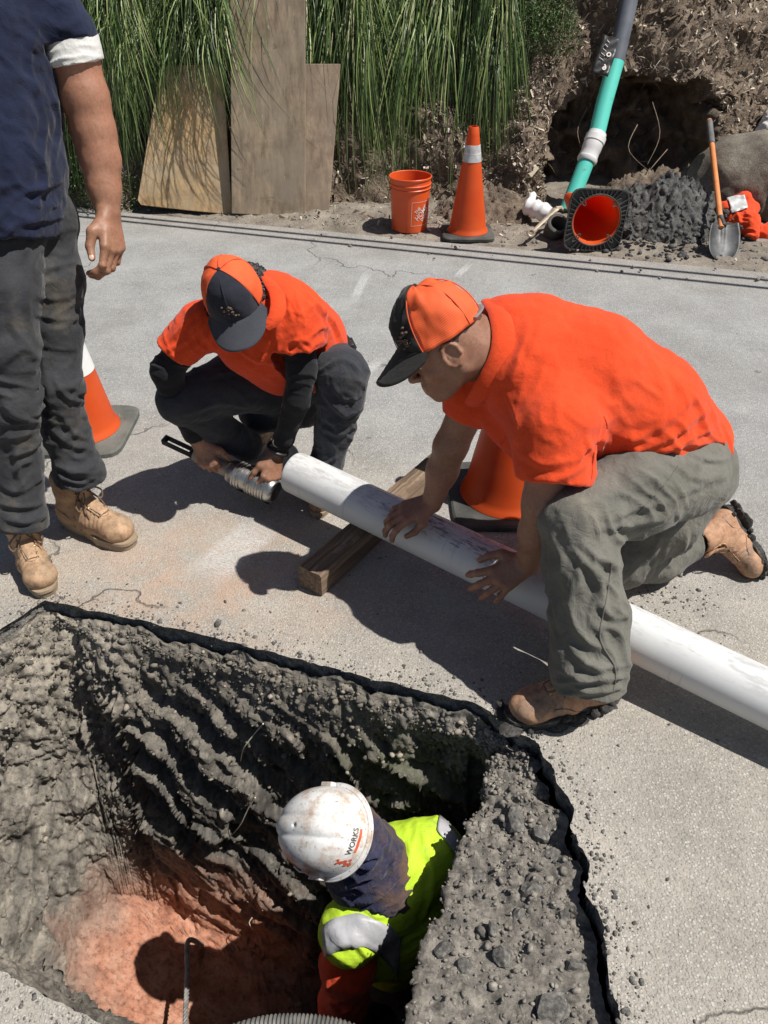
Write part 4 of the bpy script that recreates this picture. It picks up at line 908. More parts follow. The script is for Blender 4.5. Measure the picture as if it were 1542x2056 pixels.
S.chain([shR, W(606, 742, 2.58), W(566, 890, 2.775), W(556, 912, 2.80)], [.045, .042, .029, .029], .02); S.chain([shL, W(334, 748, 2.57), W(394, 876, 2.79), W(402, 890, 2.81)], [.045, .042, .030, .030], .02)
S.cap(W(545, 610, 2.52), shR, .07, .05, .03); S.cap(W(545, 610, 2.52), shL, .07, .05, .03)
tool = (W(335, 885, 2.93), W(560, 990, 2.83))
td = unit(tool[1]-tool[0])
hand(S, W(404, 886, 2.81), V(.28, -1, .15), V(-.15, -.15, 1), V(.9, .3, -.1), .98, ((1.0, 1.05, .8), (1.05, 1.1, .8), (1.05, 1.1, .8), (1.1, 1.1, .8)), ((.6, .7, .2), (.8, .45, .5), (.8, .2, .7)), .06)
hand(S, W(554, 912, 2.80), V(-.22, -1, .0), V(-.55, -.1, .8), V(-.75, .1, -.5), .98, ((.7, .9, .5), (.75, .95, .5), (.8, .95, .5), (.8, .95, .5)), ((.7, .55, .3), (.85, .3, .45), (.9, .1, .5)), .05)
v, Q = S.polygonise(.0038, 1); n = vnorm(v, Q); v += n*(fbm(v*30, 3, 211)*.0008)[:, None]; body = mesh('body', v, Q, M_SKIN2, sq_)
# hair curls at the nape and temple
hm = MB(); r_ = np.random.default_rng(3)
for i in range(620):
    a = r_.uniform(1.15, 2*math.pi-1.15); z = r_.uniform(-.05, .035); p = HP(-.012+.088*math.cos(a)*(1 if math.cos(a) < 0 else .6), .076*math.sin(a), z)
    out = unit(HR@A(math.cos(a), math.sin(a), -.25)); sd = unit(np.cross(out, HR@A(0, 0, 1))); L_ = r_.uniform(.025, .062); ph = r_.uniform(0, 6.28); pts = []
    for t in np.linspace(0, 1, 7): pts.append(p+out*L_*t*.8+HR@A(0, 0, -1)*L_*t*t*.7+.006*math.sin(t*8+ph)*sd+.005*math.cos(t*8+ph)*out)
    hm.tube(pts, [.0034, .0034, .0032, .003, .0026, .002, .001], 5)
hm.build('hair', M_HAIR, sq_)
S = Shape(); S.ell(hc+V(.062, .045, .045), (.040, .060, .055), None, .03); S.ell(hc+V(.078, .005, .04), (.028, .05, .045), None, .03); S.ell(hc+V(.03, .085, .05), (.055, .04, .05), None, .03)
v, Q = S.polygonise(.0045, 1); n = vnorm(v, Q); f1, _, _, _ = cells(v*75, 4); v = v+n*((.5-np.minimum(f1, .5))*.022+fbm(v*40, 3, 9)*.006)[:, None]; mesh('hair_curls', v, Q, M_HAIR, sq_)
cap1, cM, cpt = capshell(sq_, HP(.0, 0, .036), fw, upw, 1.10, M_CDARK, M_CMESH, M_BRIM, .28, .080, .003, 1, 1.0)
# embroidered emblem on the front panel
em = MB(); r_ = np.random.default_rng(11); V1, F1_ = ico(1)
for i in range(26):
    ph = r_.normal(0, .13); th = .50+r_.normal(0, .10); em.add(V1*A(.0042, .0042, .0022)*r_.uniform(.6, 1.2)+cpt(ph, th, 1.004), F1_)
o = em.build('embroidered_emblem', simple('emblem_thread', (.14, .06, .03), (.10, .09, .075), 200, .8), None, loc=(0, 0, 0)); o.parent = cap1
# wrist watch
wa = MB(); wc = W(559, 901, 2.79); ax_ = unit(W(556, 912, 2.80)-W(566, 890, 2.775)); s1 = unit(np.cross(ax_, V(0, 0, 1))); s2 = np.cross(ax_, s1)
ringp = [wc+(s1*math.cos(a)+s2*math.sin(a))*.037 for a in np.linspace(0, 2*math.pi, 25)]
wa.tube(ringp, .0075, 8); wt = wa.build('watch', M_BLK, sq_)
fc = wc+V(.0, .012, -.038); Rf = np.stack([s1, ax_, np.cross(s1, ax_)], 1); d0 = unit(fc-wc); xx = unit(np.cross(ax_, d0)); Rf = np.stack([xx, ax_, d0], 1)
MB().box(wc+d0*.044, (.036, .038, .012), Rf).build('watch_case', M_BLK, wt, False, .003); MB().lathe([(0, .0), (.012, .0), (.013, .002), (.016, .0025), (.016, -.004)], 20, frame_mat(wc+d0*.0515, xx, ax_, d0)).build('watch_dial', M_STEEL, wt)
boot(sq_, G(668, 962, 0), G(636, 1040, 0), (0, 0, 1), .95, seed=3, m=M_BOOTR)
boot(sq_, G(548, 895, .0)+A(0, .1, .05), G(500, 925, 0), (0, .25, 1), .95, seed=4)
bl = MB(); bp = W(708, 690, 2.84); bl.tube([W(702, 680, 2.84), W(712, 700, 2.86)], .010, 8); bl.tube(catline([W(690, 672, 2.9), W(705, 690, 2.82), W(712, 715, 2.86)], 8), .012, 8, flat=.4); bl.build('belt', M_BLK, sq_)
# ---- the kneeling man ----------------------------------------------------------------
kn = person('heavy-set kneeling man in bright orange polo and grey trousers pressing both hands on the pipe', (.55, 1.95, 0))
hipN, kN, aN = W(1356, 955, 2.17), W(1152, 1045, 2.0), W(1180, 1370, 2.05)
hipF, kF, aF = W(1400, 960, 2.36), W(1240, 1125, 2.46), W(1390, 1085, 2.60)
S = Shape()
S.chain([hipN, W(1270, 985, 2.08), kN], [.128, .120, .088], .04)
S.chain([kN, W(1168, 1130, 2.02), W(1182, 1230, 2.04), W(1182, 1320, 2.05), W(1178, 1385, 2.06)], [.090, .094, .099, .096, .094], .04)
S.chain([hipF-A(.02, 0, 0), W(1330, 1040, 2.40), kF], [.125, .11, .085], .04); S.chain([kF, W(1320, 1120, 2.55), aF], [.082, .076, .066], .04)
S.cap(W(1372, 925, 2.22), W(1388, 930, 2.38), .126, .12, .06)
S.cut(W(1178, 1378, 2.06), V(-.05, -1, .25), .14); S.subcap(W(1180, 1350, 2.05), W(1176, 1420, 2.07), .068, .068)
S.cut(W(1385, 1090, 2.60), aF-kF, .10); S.subcap(W(1375, 1095, 2.59), W(1410, 1078, 2.62), .05, .05)
Ff = [(W(1200, 1130, 1.95), V(.9, .6, 0), .12, .055, .014), (W(1160, 1220, 1.95), V(1, .15, 0), .16, .06, .010), (W(1225, 1280, 1.98), V(.7, .8, 0), .10, .05, .012), (W(1180, 1360, 2.0), V(.1, 1, 0), .09, .040, .014),
      (W(1300, 1010, 2.0), V(.8, .7, 0), .12, .05, .009), (W(1400, 940, 2.1), V(1, -.5, 0), .10, .035, .010), (W(1130, 1080, 1.95), V(1, .2, 0), .08, .035, .006), (W(1340, 1090, 2.45), V(1, .2, 0), .12, .04, .010), (W(1260, 960, 2.0), V(.3, 1, 0), .14, .06, .005)]
trk = cloth_obj('trousers', S, .0058, M_TRGN, kn, Ff, .0035, C_=[([(1150,1100),(1192,1150),(1218,1230)],.013,.014), ([(1165,1088),(1205,1122),(1245,1142)],.010,.012), ([(1108,1080),(1106,1180),(1130,1260)],.013,.011), ([(1140,1180),(1160,1260),(1205,1312)],.014,.012), ([(1150,1300),(1190,1342),(1245,1332)],.012,.012), ([(1128,1345),(1180,1366),(1248,1356)],.011,.012), ([(1145,1376),(1190,1390),(1242,1380)],.009,.011), ([(1222,1062),(1270,1052),(1332,1040)],.010,.009), ([(1238,1085),(1290,1077),(1352,1052)],.010,.009), ([(1230,1042),(1280,1020),(1342,1008)],.010,.008), ([(1350,930),(1400,962),(1450,950)],.009,.010), ([(1370,992),(1412,972),(1462,955)],.010,.010), ([(1282,1142),(1312,1110),(1322,1080)],.011,.010), ([(1350,1132),(1372,1100),(1378,1070)],.011,.012), ([(1200,1210),(1235,1240),(1262,1235)],.010,.010), ([(1190,1000),(1250,985),(1300,960)],.014,.006), ([(1120,1040),(1150,1015),(1190,1010)],.012,.005), ([(1390,915),(1430,925),(1465,920)],.008,.010)])
# outer seams on the near leg
def ray_surface(o, px, py, off=.001):
    from mathutils.bvhtree import BVHTree
    if 'bvh' not in _bv or _bv['o'] is not o:
        me = o.data; M_ = np.array(o.matrix_world); vv = np.array([v.co[:] for v in me.vertices]); vv = vv@M_[:3, :3].T+M_[:3, 3]
        _bv['bvh'] = BVHTree.FromPolygons([Vector(q) for q in vv], [tuple(p.vertices) for p in me.polygons]); _bv['o'] = o
    d = Vector(W(px, py, 1.)-A(0, 0, CH)).normalized(); h = _bv['bvh'].ray_cast(Vector((0, 0, CH)), d)
    return (np.array(h[0])+np.array(h[1])*off, np.array(h[1])) if h[0] is not None else (None, None)
_bv = {}
bpy.context.view_layer.update()
def seam(o, pix, r, name, m, parent, n=40):
    pts = [];
    for p in catline([A(*q, 0) for q in pix], n):
        h, _ = ray_surface(o, p[0], p[1], r*.4)
        if h is not None and (not pts or np.linalg.norm(h-pts[-1]) < .06): pts.append(h)
    if len(pts) > 3: return MB().tube(pts, r, 6).build(name, m, parent)
seam(trk, [(1362, 935), (1325, 985), (1275, 1035), (1235, 1070)], .0022, 'seam', M_TRGN, trk)
seam(trk, [(1228, 1130), (1218, 1200), (1205, 1280), (1235, 1340), (1232, 1385)], .0022, 'seam', M_TRGN, trk)
# shirt
shN, elN, wrN = W(1110, 855, 1.95), W(1092, 1010, 2.02), W(1062, 1128, 2.19)
shF, elF, wrF = W(948, 800, 2.18), W(905, 895, 2.28), W(868, 1008, 2.40)
S = Shape()
S.chain([W(1072, 705, 2.09), W(1170, 762, 2.10), W(1275, 835, 2.16), W(1368, 905, 2.26)], [.150, .176, .178, .146], .06)
S.chain([W(1072, 705, 2.18), W(1180, 770, 2.22), W(1300, 850, 2.30), W(1385, 900, 2.36)], [.135, .150, .150, .130], .06)
S.cap(W(1030, 700, 2.08), W(960, 775, 2.18), .110, .095, .06); S.cap(W(1060, 760, 2.02), W(1120, 850, 2.0), .125, .115, .05)
S.cap(W(1010, 660, 2.06), W(1060, 690, 2.08), .085, .12, .03)
S.cap(shN, W(1112, 985, 2.0), .108, .098, .04); S.cap(shF, W(915, 868, 2.26), .074, .062, .04)
S.cut(W(1112, 968, 2.0), V(-.12, -1, .10), .15); S.subcap(W(1105, 930, 1.98), W(1095, 1030, 2.03), .070, .068)
S.cut(W(925, 838, 2.23), V(-.35, -.85, .35), .10); S.subcap(W(930, 830, 2.22), W(905, 890, 2.28), .055, .054)
S.cut(W(1415, 905, 2.30), V(.88, -.42, .2), .20)
S.cap(W(1010, 850, 2.12), W(1075, 900, 2.12), .05, .07, .05)
Ff = [(W(1290, 870, 2.05), V(.55, .85, 0), .17, .055, .0075), (W(1400, 880, 2.15), V(.8, .6, 0), .13, .045, .009), (W(1330, 800, 2.05), V(.8, .5, 0), .20, .075, .004), (W(1150, 870, 1.9), V(.9, .3, 0), .1, .05, .007), (W(1100, 930, 1.92), V(.5, 1, 0), .12, .045, .006), (W(1020, 760, 1.98), V(1, -.3, 0), .10, .045, .008),
      (W(1220, 900, 2.0), V(.4, 1, 0), .12, .05, .008), (W(1130, 700, 1.95), V(.5, -1, 0), .25, .12, .003)]
psk = cloth_obj('polo_shirt', S, .0058, M_ORSH, kn, Ff, .003, C_=[([(1212,896),(1300,872),(1392,800)],.012,.008), ([(1232,906),(1320,892),(1422,822)],.010,.009), ([(1262,915),(1350,898),(1442,850)],.010,.010), ([(1330,912),(1390,892),(1450,888)],.009,.011), ([(1388,790),(1412,840),(1402,882)],.012,.008), ([(1062,640),(1050,700),(1030,765)],.012,.009), ([(1040,905),(1090,930),(1160,922)],.011,.008), ([(1052,962),(1110,962),(1182,932)],.011,.009), ([(1216,842),(1204,900),(1190,962)],.011,.010), ([(1085,620),(1075,680),(1040,800)],.014,.006), ([(1300,700),(1330,760),(1330,840)],.016,.004), ([(1340,740),(1375,800),(1372,860)],.014,.006), ([(1160,930),(1180,900),(1210,880)],.009,.008), ([(1020,800),(1040,850),(1030,900)],.011,.009), ([(1410,850),(1432,880),(1455,895)],.008,.010)])
_bv.clear()
seam(psk, [(1003, 892), (1030, 868), (1080, 850), (1130, 838), (1212, 836)], .0018, 'shoulder_seam', M_ORSH, psk)
seam(psk, [(1212, 836), (1218, 860), (1195, 900), (1188, 960)], .0018, 'sleeve_seam', M_ORSH, psk)
cm = MB(); cc = catline([W(978, 604, 2.04), W(1004, 634, 1.965), W(1012, 690, 1.93), W(996, 745, 1.945), W(962, 792, 1.99), W(942, 812, 2.05)], 20)
cm.tube(cc, np.interp(np.arange(20), [0, 4, 12, 19], [.018, .030, .034, .014]), 12, flat=.38); cm.tube(cc+V(.012, .004, .018), np.interp(np.arange(20), [0, 4, 12, 19], [.020, .038, .040, .016]), 12, flat=.30); cm.build('collar', M_ORSH, kn)
S = Shape(); hc = W(900, 702, 1.99); fw = V(-.84, -.48, .16); upw = V(-.40, .82, -.40)
HP, HR = head(S, hc, fw, upw, 1.03)
S.chain([HP(-.045, 0, -.02), W(1000, 690, 2.07)], [.070, .080], .03); S.cap(HP(-.06, 0, -.05), W(1010, 670, 2.05), .062, .072, .03)
S.chain([W(1010, 690, 2.10), W(1170, 780, 2.16), W(1340, 890, 2.28)], [.09, .13, .11], .05); S.cap(W(1060, 760, 2.05), shN, .08, .07, .04); S.cap(W(1010, 740, 2.12), shF, .08, .06, .04)
S.chain([shN, elN, W(1080, 1070, 2.09), wrN], [.062, .054, .050, .034], .025); S.chain([shF, elF, W(888, 945, 2.34), wrF], [.056, .048, .046, .032], .025)
PA, PB = W(592, 948, 2.76), W(1542, 1402, 2.03)
pdir = unit(PB-PA)
hand(S, wrN, V(-.82, -.50, .02), V(-.05, -.45, 1), V(-.35, .85, .1), 1.08, ((.30, .5, .4), (.30, .55, .4), (.32, .55, .4), (.35, .55, .4)), ((.6, .75, .1), (.9, .4, .3), (1, .1, .4)), .24, 1.0, 1.16)
hand(S, wrF, V(-.85, -.32, .02), V(-.05, -.9, .45), V(-.25, -.9, -.5), 1.04, ((.3, .5, .5), (.3, .5, .5), (.35, .5, .5), (.4, .5, .5)), ((.6, .6, .3), (.85, .35, .35), (1, .0, .2)), .16, 1.0, 1.14)
v, Q = S.polygonise(.0042, 1); n = vnorm(v, Q); v += n*(fbm(v*30, 3, 212)*.0008)[:, None]; body = mesh('body', v, Q, M_SKIN3, kn)
for sd in (1, -1):
    v, f_ = ico(2); mesh('eye', v*.0115+HP(.0745, sd*.031, .009), f_, M_WHITE, body)
S = Shape(); S.ell(HP(-.016, 0, .036), (.0995, .0785, .088), HR, .01); S.cut(HP(.035, 0, .0), HR@A(1, 0, .0), .14); S.cut(HP(-.02, 0, -.028), HR@A(.3, 0, -1), .14)
cloth_obj('buzzed_hair', S, .005, simple('short_hair', (.05, .03, .022), (.10, .062, .042), 60, .8, 300, .5, .002), kn, [], .0006)
cap2, cM2, cpt2 = capshell(kn, HP(-.004, 0, .044), fw, upw, 1.14, M_CGREY, M_CMESH, M_CGREY, .50, .082, .008, 2, 1.0)
em = MB(); r_ = np.random.default_rng(12)
for i in range(26): em.add(V1*A(.0045, .0045, .003)*r_.uniform(.6, 1.2)+cpt2(.62+r_.normal(0, .12), .38+r_.normal(0, .09), 1.004), F1_)
o = em.build('embroidered_emblem', D.materials['emblem_thread'], None, loc=(0, 0, 0)); o.parent = cap2
o = MB().tube([cpt2(a, .0, 1.03)+A(0, 0, .006) for a in np.linspace(math.pi-.75, math.pi+.75, 14)], .008, 8, flat=.3).build('snap_strap', simple('grey_strap', (.2, .2, .2), (.26, .26, .26), 30, .6), None, loc=(0, 0, 0)); o.parent = cap2
boot(kn, G(1236, 1398, 0), G(1022, 1448, 0), (0, 0, 1), .98, seed=5, m=M_BOOTR, mud=True, label='tan boot smeared with black mud, flat on the paving')
boot(kn, W(1462, 1015, 2.64), W(1536, 1150, 2.60), V(-.85, -.35, -.35), 1.02, seed=6, m=M_BOOTR, mud=True, label='tan boot up on its toe with mud caked on the sole')
ph_ = MB(); ph_.box(W(1466, 935, 2.30), (.022, .03, .075), np.array(Matrix.Rotation(-.35, 3, 'Y'))); ph_.build('belt_phone', M_BLK, kn, False, .005)
# ---- the man down in the pit ----------------------------------------------------------
pm = person('worker in the pit wearing a muddy white hard hat, navy hood and yellow high-visibility vest', (.05, 1.05, -1.6))
S = Shape()
S.chain([W(800, 1745, 2.19), W(800, 1800, 2.3), W(795, 1850, 2.5), W(790, 1900, 2.73)], [.125, .150, .150, .140], .05)
S.cap(W(868, 1706, 2.19), W(706, 1868, 2.12), .090, .092, .05); S.cap(W(850, 1760, 2.29), W(760, 1880, 2.33), .12, .12, .05)
S.cut(W(672, 1918, 2.14), V(-.30, -.95, .0), .10)
Ff = [(W(830, 1750, 2.05), V(1, .4, 0), .15, .05, .005), (W(700, 1850, 2.08), V(.3, 1, 0), .12, .045, .008), (W(780, 1850, 2.15), V(-.6, 1, 0), .14, .05, .006), (W(850, 1680, 2.15), V(.5, -.8, 0), .1, .035, .006)]
vest = cloth_obj('safety_vest', S, .0055, M_VEST, pm, Ff, .003, C_=[([(700,1860),(720,1900),(750,1930)],.010,.008), ([(760,1840),(800,1800),(850,1700)],.012,.008), ([(840,1640),(830,1700),(800,1780)],.012,.007), ([(650,1840),(680,1880),(700,1900)],.009,.008), ([(850,1700),(870,1760),(850,1850)],.011,.008)]); _bv.clear(); bpy.context.view_layer.update()
def tape(o, A_, B_, n, m, name, parent, off=.004, cols=5):
    """band between two pixel polylines laid on the surface"""
    a = catline([A(*q, 0) for q in A_], n); b = catline([A(*q, 0) for q in B_], n); v = []; ok = []
    for i in range(n):
        for j in range(cols+1):
            q = a[i]+(b[i]-a[i])*j/cols; h, nn_ = ray_surface(o, q[0], q[1], off); ok.append(h is not None); v.append(h if h is not None else A(0, 0, 0))
    k = cols+1; fq = [(i*k+j, i*k+j+1, (i+1)*k+j+1, (i+1)*k+j) for i in range(n-1) for j in range(cols)]
    v = np.array(v); v[~np.array(ok)] = v[np.array(ok)].mean(0); good = [all(all(ok[x] for x in q) and max(np.linalg.norm(v[q[0]]-v[q[2]]), np.linalg.norm(v[q[1]]-v[q[3]])) < .22 for q in fq[i*cols:(i+1)*cols]) for i in range(n-1)]
    best = (0, 0); st_ = 0
    for i in range(n):
        if i == n-1 or not good[i]:
            if i-st_ > best[1]-best[0]: best = (st_, i)
            st_ = i+1
    fq = fq[best[0]*cols:best[1]*cols]; v = v[best[0]*k:(best[1]+1)*k]; fq = [tuple(x-best[0]*k for x in q) for q in fq]
    ob = mesh(name, v, fq, m, parent); s_ = ob.modifiers.new('t', 'SOLIDIFY'); s_.thickness = .002; s_.offset = 1; return ob
tape(vest, [(640, 1872), (672, 1845), (720, 1835), (765, 1850), (800, 1880), (840, 1935)], [(640, 1926), (690, 1905), (735, 1902), (772, 1924), (798, 1960), (818, 2005)], 30, M_TAPEV, 'reflective_band', vest)
tape(vest, [(778, 1852), (800, 1880), (825, 1915), (848, 1960)], [(775, 1922), (795, 1955), (812, 1990), (826, 2020)], 16, M_TAPEV, 'reflective_band', vest)
tape(vest, [(785, 1655), (830, 1630), (865, 1630), (900, 1655), (925, 1690)], [(790, 1662), (825, 1652), (865, 1658), (890, 1685), (915, 1720)], 24, M_TAPEV, 'reflective_band', vest)
S = Shape(); S.chain([W(712, 1875, 2.16), W(698, 1940, 2.2), W(690, 2010, 2.39), W(660, 2090, 2.56)], [.070, .072, .070, .055], .04)
S.chain([W(880, 1720, 2.27), W(900, 1800, 2.48)], [.075, .06], .04); S.chain([W(800, 1790, 2.38), W(790, 1900, 2.78)], [.13, .12], .04)
cloth_obj('orange_shirt', S, .0068, M_ORSH2, pm, [(W(700, 1960, 2.13), V(1, .4, 0), .12, .045, .010), (W(680, 2010, 2.23), V(.7, -.7, 0), .1, .04, .010)], .003)
S = Shape(); hc = W(655, 1665, 2.02); fw = V(-.74, -.22, .64); upw = V(-.50, .42, -.76)
f_, l_, u_ = ortho(fw, upw); HR0 = np.stack([f_, l_, u_], 1); hatc = W(662, 1668, 1.98)
headc = hatc-u_*.045
HP, HR = head(S, headc, fw, upw, 1.0)
S.chain([headc, W(745, 1745, 2.13), W(800, 1790, 2.38), W(790, 1920, 2.78)], [.06, .075, .11, .11], .04)
S.chain([W(712, 1850, 2.15), W(690, 2010, 2.39), W(650, 2110, 2.61)], [.055, .05, .035], .03); hand(S, W(650, 2115, 2.61), V(-.3, -1, .3), V(-1, 0, 0), V(-.3, .2, -1), 1.)
S.chain([W(880, 1720, 2.27), W(900, 1820, 2.53), W(840, 1930, 2.78)], [.05, .045, .032], .03); hand(S, W(838, 1935, 2.8), V(-.6, -1, .3), V(-1, 0, 0), V(-.3, .2, -1), 1.)
v, Q = S.polygonise(.0075, 1); body = mesh('body', v, Q, M_SKIN2, pm)
S = Shape(); S.chain([A(-.55, 0, 0)+W(790, 1900, 2.73)-A(-.55, 0, 0), W(795, 1900, 2.73)+A(.08, 0, -.45), W(795, 1900, 2.73)+A(.08, .0, -.80)], [.13, .085, .07], .04)
S.chain([W(790, 1900, 2.73), W(790, 1900, 2.73)+A(-.12, .04, -.45), W(790, 1900, 2.73)+A(-.12, -.02, -.80)], [.13, .085, .07], .04)
cloth_obj('trousers', S, .009, M_TRDK, pm, [], .004)
pb = W(790, 1900, 2.73); zb = pb[2]-.93
boot(pm, pb+A(.10, -.08, -.90), pb+A(.04, .20, -.90), (0, 0, 1), 1., seed=7); boot(pm, pb+A(-.10, -.10, -.90), pb+A(-.18, .17, -.90), (0, 0, 1), 1., seed=8)
# navy hood / neck shade in loose folds
S = Shape(); S.chain([hatc-u_*.03-f_*.04, W(735, 1715, 2.09), W(762, 1752, 2.12), W(775, 1775, 2.14)], [.084, .088, .090, .100], .03)
S.chain([hatc-u_*.05+f_*.0, W(715, 1745, 2.13), W(728, 1785, 2.16)], [.078, .082, .082], .03)
cloth_obj('hood', S, .0048, M_NECK, pm, [(W(735, 1730, 2), V(.75, -.62, .1), .14, .042, .013), (W(770, 1780, 2.05), V(.6, -.8, .1), .14, .035, .011), (W(720, 1780, 2.05), V(.3, -1, 0), .10, .030, .010)], .003, C_=[([(690,1700),(735,1722),(785,1690)],.009,.011), ([(682,1742),(740,1762),(805,1702)],.010,.014), ([(672,1792),(735,1812),(822,1742)],.010,.013), ([(700,1725),(730,1740),(770,1710)],.007,.009), ([(750,1660),(775,1700),(790,1750)],.009,.010), ([(690,1770),(720,1785),(760,1775)],.008,.010)])
# hard hat
HM = frame_mat(hatc, f_*.985, l_*.985, u_*.985)
def hatpt(ph, th, r=1.):
    ct = math.cos(th)**.72; x = math.cos(ph)*ct*.138; y = math.sin(ph)*ct*.110; z = math.sin(th)*.122
    rid = .004*math.exp(-(y/.016)**2)*math.sin(min(th*1.6, 1.57))-.0025*(math.exp(-((y-.024)/.006)**2)+math.exp(-((y+.024)/.006)**2))*math.sin(min(th*1.6, 1.57))
    k = r*(1+rid/.12); return A(x*k, y*k, z*k)
v = []; nphi, nth = 120, 44
for i in range(nphi):
    for j in range(nth+1): v.append(hatpt(2*math.pi*i/nphi, j/nth*math.pi/2*.998))
k = nth+1; fq = [(i*k+j, ((i+1) % nphi)*k+j, ((i+1) % nphi)*k+j+1, i*k+j+1) for i in range(nphi) for j in range(nth)]
def hat_mat():
    m = N('muddy_hat'); c = m.mix(m.ramp(m.noise(8, 5), [(.4, 0), (.7, 1)]), (.80, .79, .76), (.68, .665, .63))
    q = m.noise(16, 8, .72); c = m.mix(m.ramp(q, [(.49, 0), (.63, .85)]), c, (.50, .34, .23)); c = m.mix(m.ramp(m.noise(5, 6, .65), [(.5, 0), (.68, .45)]), c, (.46, .38, .30))
    d = m.n('VectorMath', _operation='DISTANCE', i0=m.co, i1=(.03, .10, .055)).outputs['Value']
    c = m.mix(m.math('MULTIPLY', m.ramp(d, [(.03, 1), (.085, 0)]), m.ramp(m.noise(30, 7, .7), [(.4, 0), (.55, .9)])), c, (.50, .20, .10))
    c = m.mix(m.ramp(m.noise(75, 5, .7), [(.60, 0), (.66, .75)]), c, (.2, .17, .14))
    return m.out(c, .36, m.bump(m.noise(30, 5), .12, .003))
M_HAT2 = hat_mat()
hat = mesh('hard_hat', np.array(v), fq, M_HAT2, loc=(0, 0, 0)); hat.parent = pm; hat.matrix_parent_inverse = pm.matrix_world.inverted(); hat.matrix_basis = HM
s_ = hat.modifiers.new('t', 'SOLIDIFY'); s_.thickness = .0035; s_.offset = -1
bv = []; nb = 7
for i in range(nphi):
    ph = 2*math.pi*i/nphi; vis = max(0, math.cos(ph))**3; ext = .011+.030*vis
    for j in range(nb):
        r = j/(nb-1); b0 = A(math.cos(ph)*.1375, math.sin(ph)*.1095, 0); d_ = unit(A(math.cos(ph), math.sin(ph), 0))
        bv.append(b0+d_*ext*r+A(0, 0, .001-.008*r*r-.012*r*vis+(.003 if j == nb-1 else 0)))
fq = [(i*nb+j, i*nb+j+1, ((i+1) % nphi)*nb+j+1, ((i+1) % nphi)*nb+j) for i in range(nphi) for j in range(nb-1)]
br = mesh('hat_brim', np.array(bv), fq, M_HAT2, loc=(0, 0, 0)); br.parent = hat; s_ = br.modifiers.new('t', 'SOLIDIFY'); s_.thickness = .0035
for sd in (1, -1):
    o = MB().box((.012, sd*.1125, .014), (.042, .014, .020)).build('accessory_slot', M_HAT2, None, False, .004, loc=(0, 0, 0)); o.parent = hat
lc = MB(); lc.tube([(.055, .104, .012), (.085, .104, .010), (.11, .094, .008)], .0022, 6); lc.tube([(.055, .104, .012), (.05, .115, -.004), (.065, .118, -.008)], .0022, 6)
o = lc.build('lamp_clip', M_HAT2, None, loc=(0, 0, 0)); o.parent = hat
# ---- lettering helpers
def text_mesh(s, size=1., bold=0.):
    c = D.curves.new('t', 'FONT'); c.body = s; c.size = size; c.offset = bold; c.align_x = 'CENTER'; c.align_y = 'CENTER'; c.resolution_u = 3
    o = D.objects.new('t', c); COL.objects.link(o); dg = bpy.context.evaluated_depsgraph_get(); me = o.evaluated_get(dg).to_mesh()
    v = np.array([q.co[:] for q in me.vertices]); f_ = [tuple(p.vertices) for p in me.polygons]; o.to_mesh_clear(); D.objects.remove(o); D.curves.remove(c)
    bm = bmesh.new(); vs = [bm.verts.new(q) for q in v]
    for q in f_:
        try: bm.faces.new([vs[i] for i in q])
        except Exception: pass
    bmesh.ops.remove_doubles(bm, verts=bm.verts, dist=1e-5); bmesh.ops.triangulate(bm, faces=bm.faces); bmesh.ops.subdivide_edges(bm, edges=[e for e in bm.edges if e.calc_length() > size*.16], cuts=2, use_grid_fill=True)
    bm.verts.index_update(); v = np.array([q.co[:] for q in bm.verts]); f_ = [tuple(x.index for x in p.verts) for p in bm.faces]; bm.free(); return v, f_
# sticker on the side of the hat: mascot-free emblem, WORKS and a red strap line
def on_hat(v, ph0, th0, rot, r):
    out = []; c, s_ = math.cos(rot), math.sin(rot)
    for x, y, *_ in v: X_, Y_ = x*c-y*s_, x*s_+y*c; out.append(hatpt(ph0+X_/.122, th0+Y_/.125, r))
    return np.array(out)
PH, TH0 = math.radians(163), .26
tv, tf = text_mesh('WORKS', .021, .0004); o = mesh('sticker_word', on_hat(tv+A(.008, .0085, 0), PH, TH0, .0, 1.014), tf, M_INKG, loc=(0, 0, 0), smooth=False); o.parent = hat
qv = np.array([(x, y, 0) for x in np.linspace(-.028, .034, 16) for y in (-.0075, -.0005)]); qf = [(2*i, 2*i+2, 2*i+3, 2*i+1) for i in range(15)]
o = mesh('sticker_strap', on_hat(qv+A(.010, -.003, 0), PH, TH0, .0, 1.012), qf, M_INKR, loc=(0, 0, 0)); o.parent = hat
r_ = np.random.default_rng(5); bm_ = MB()
for i in range(16):
    cx, cy = -.052+r_.normal(0, .006), .004+(i/16-.5)*.042; R_ = r_.uniform(.0028, .0055); a = np.linspace(0, 2*math.pi, 9)[:-1]
    pv = np.c_[cx+R_*np.cos(a)*r_.uniform(.7, 1.2), cy+R_*np.sin(a), 0*a]; bm_.add(on_hat(pv, PH, TH0, 0, 1.012+.0006*(i % 3)), [tuple(range(8))])
o = bm_.build('sticker_figure', M_INKR, None, False, loc=(0, 0, 0)); o.parent = hat
qv = np.array([(x, y, 0) for x in np.linspace(-.066, .056, 20) for y in (-.020, .026)]); qf = [(2*i, 2*i+2, 2*i+3, 2*i+1) for i in range(19)]
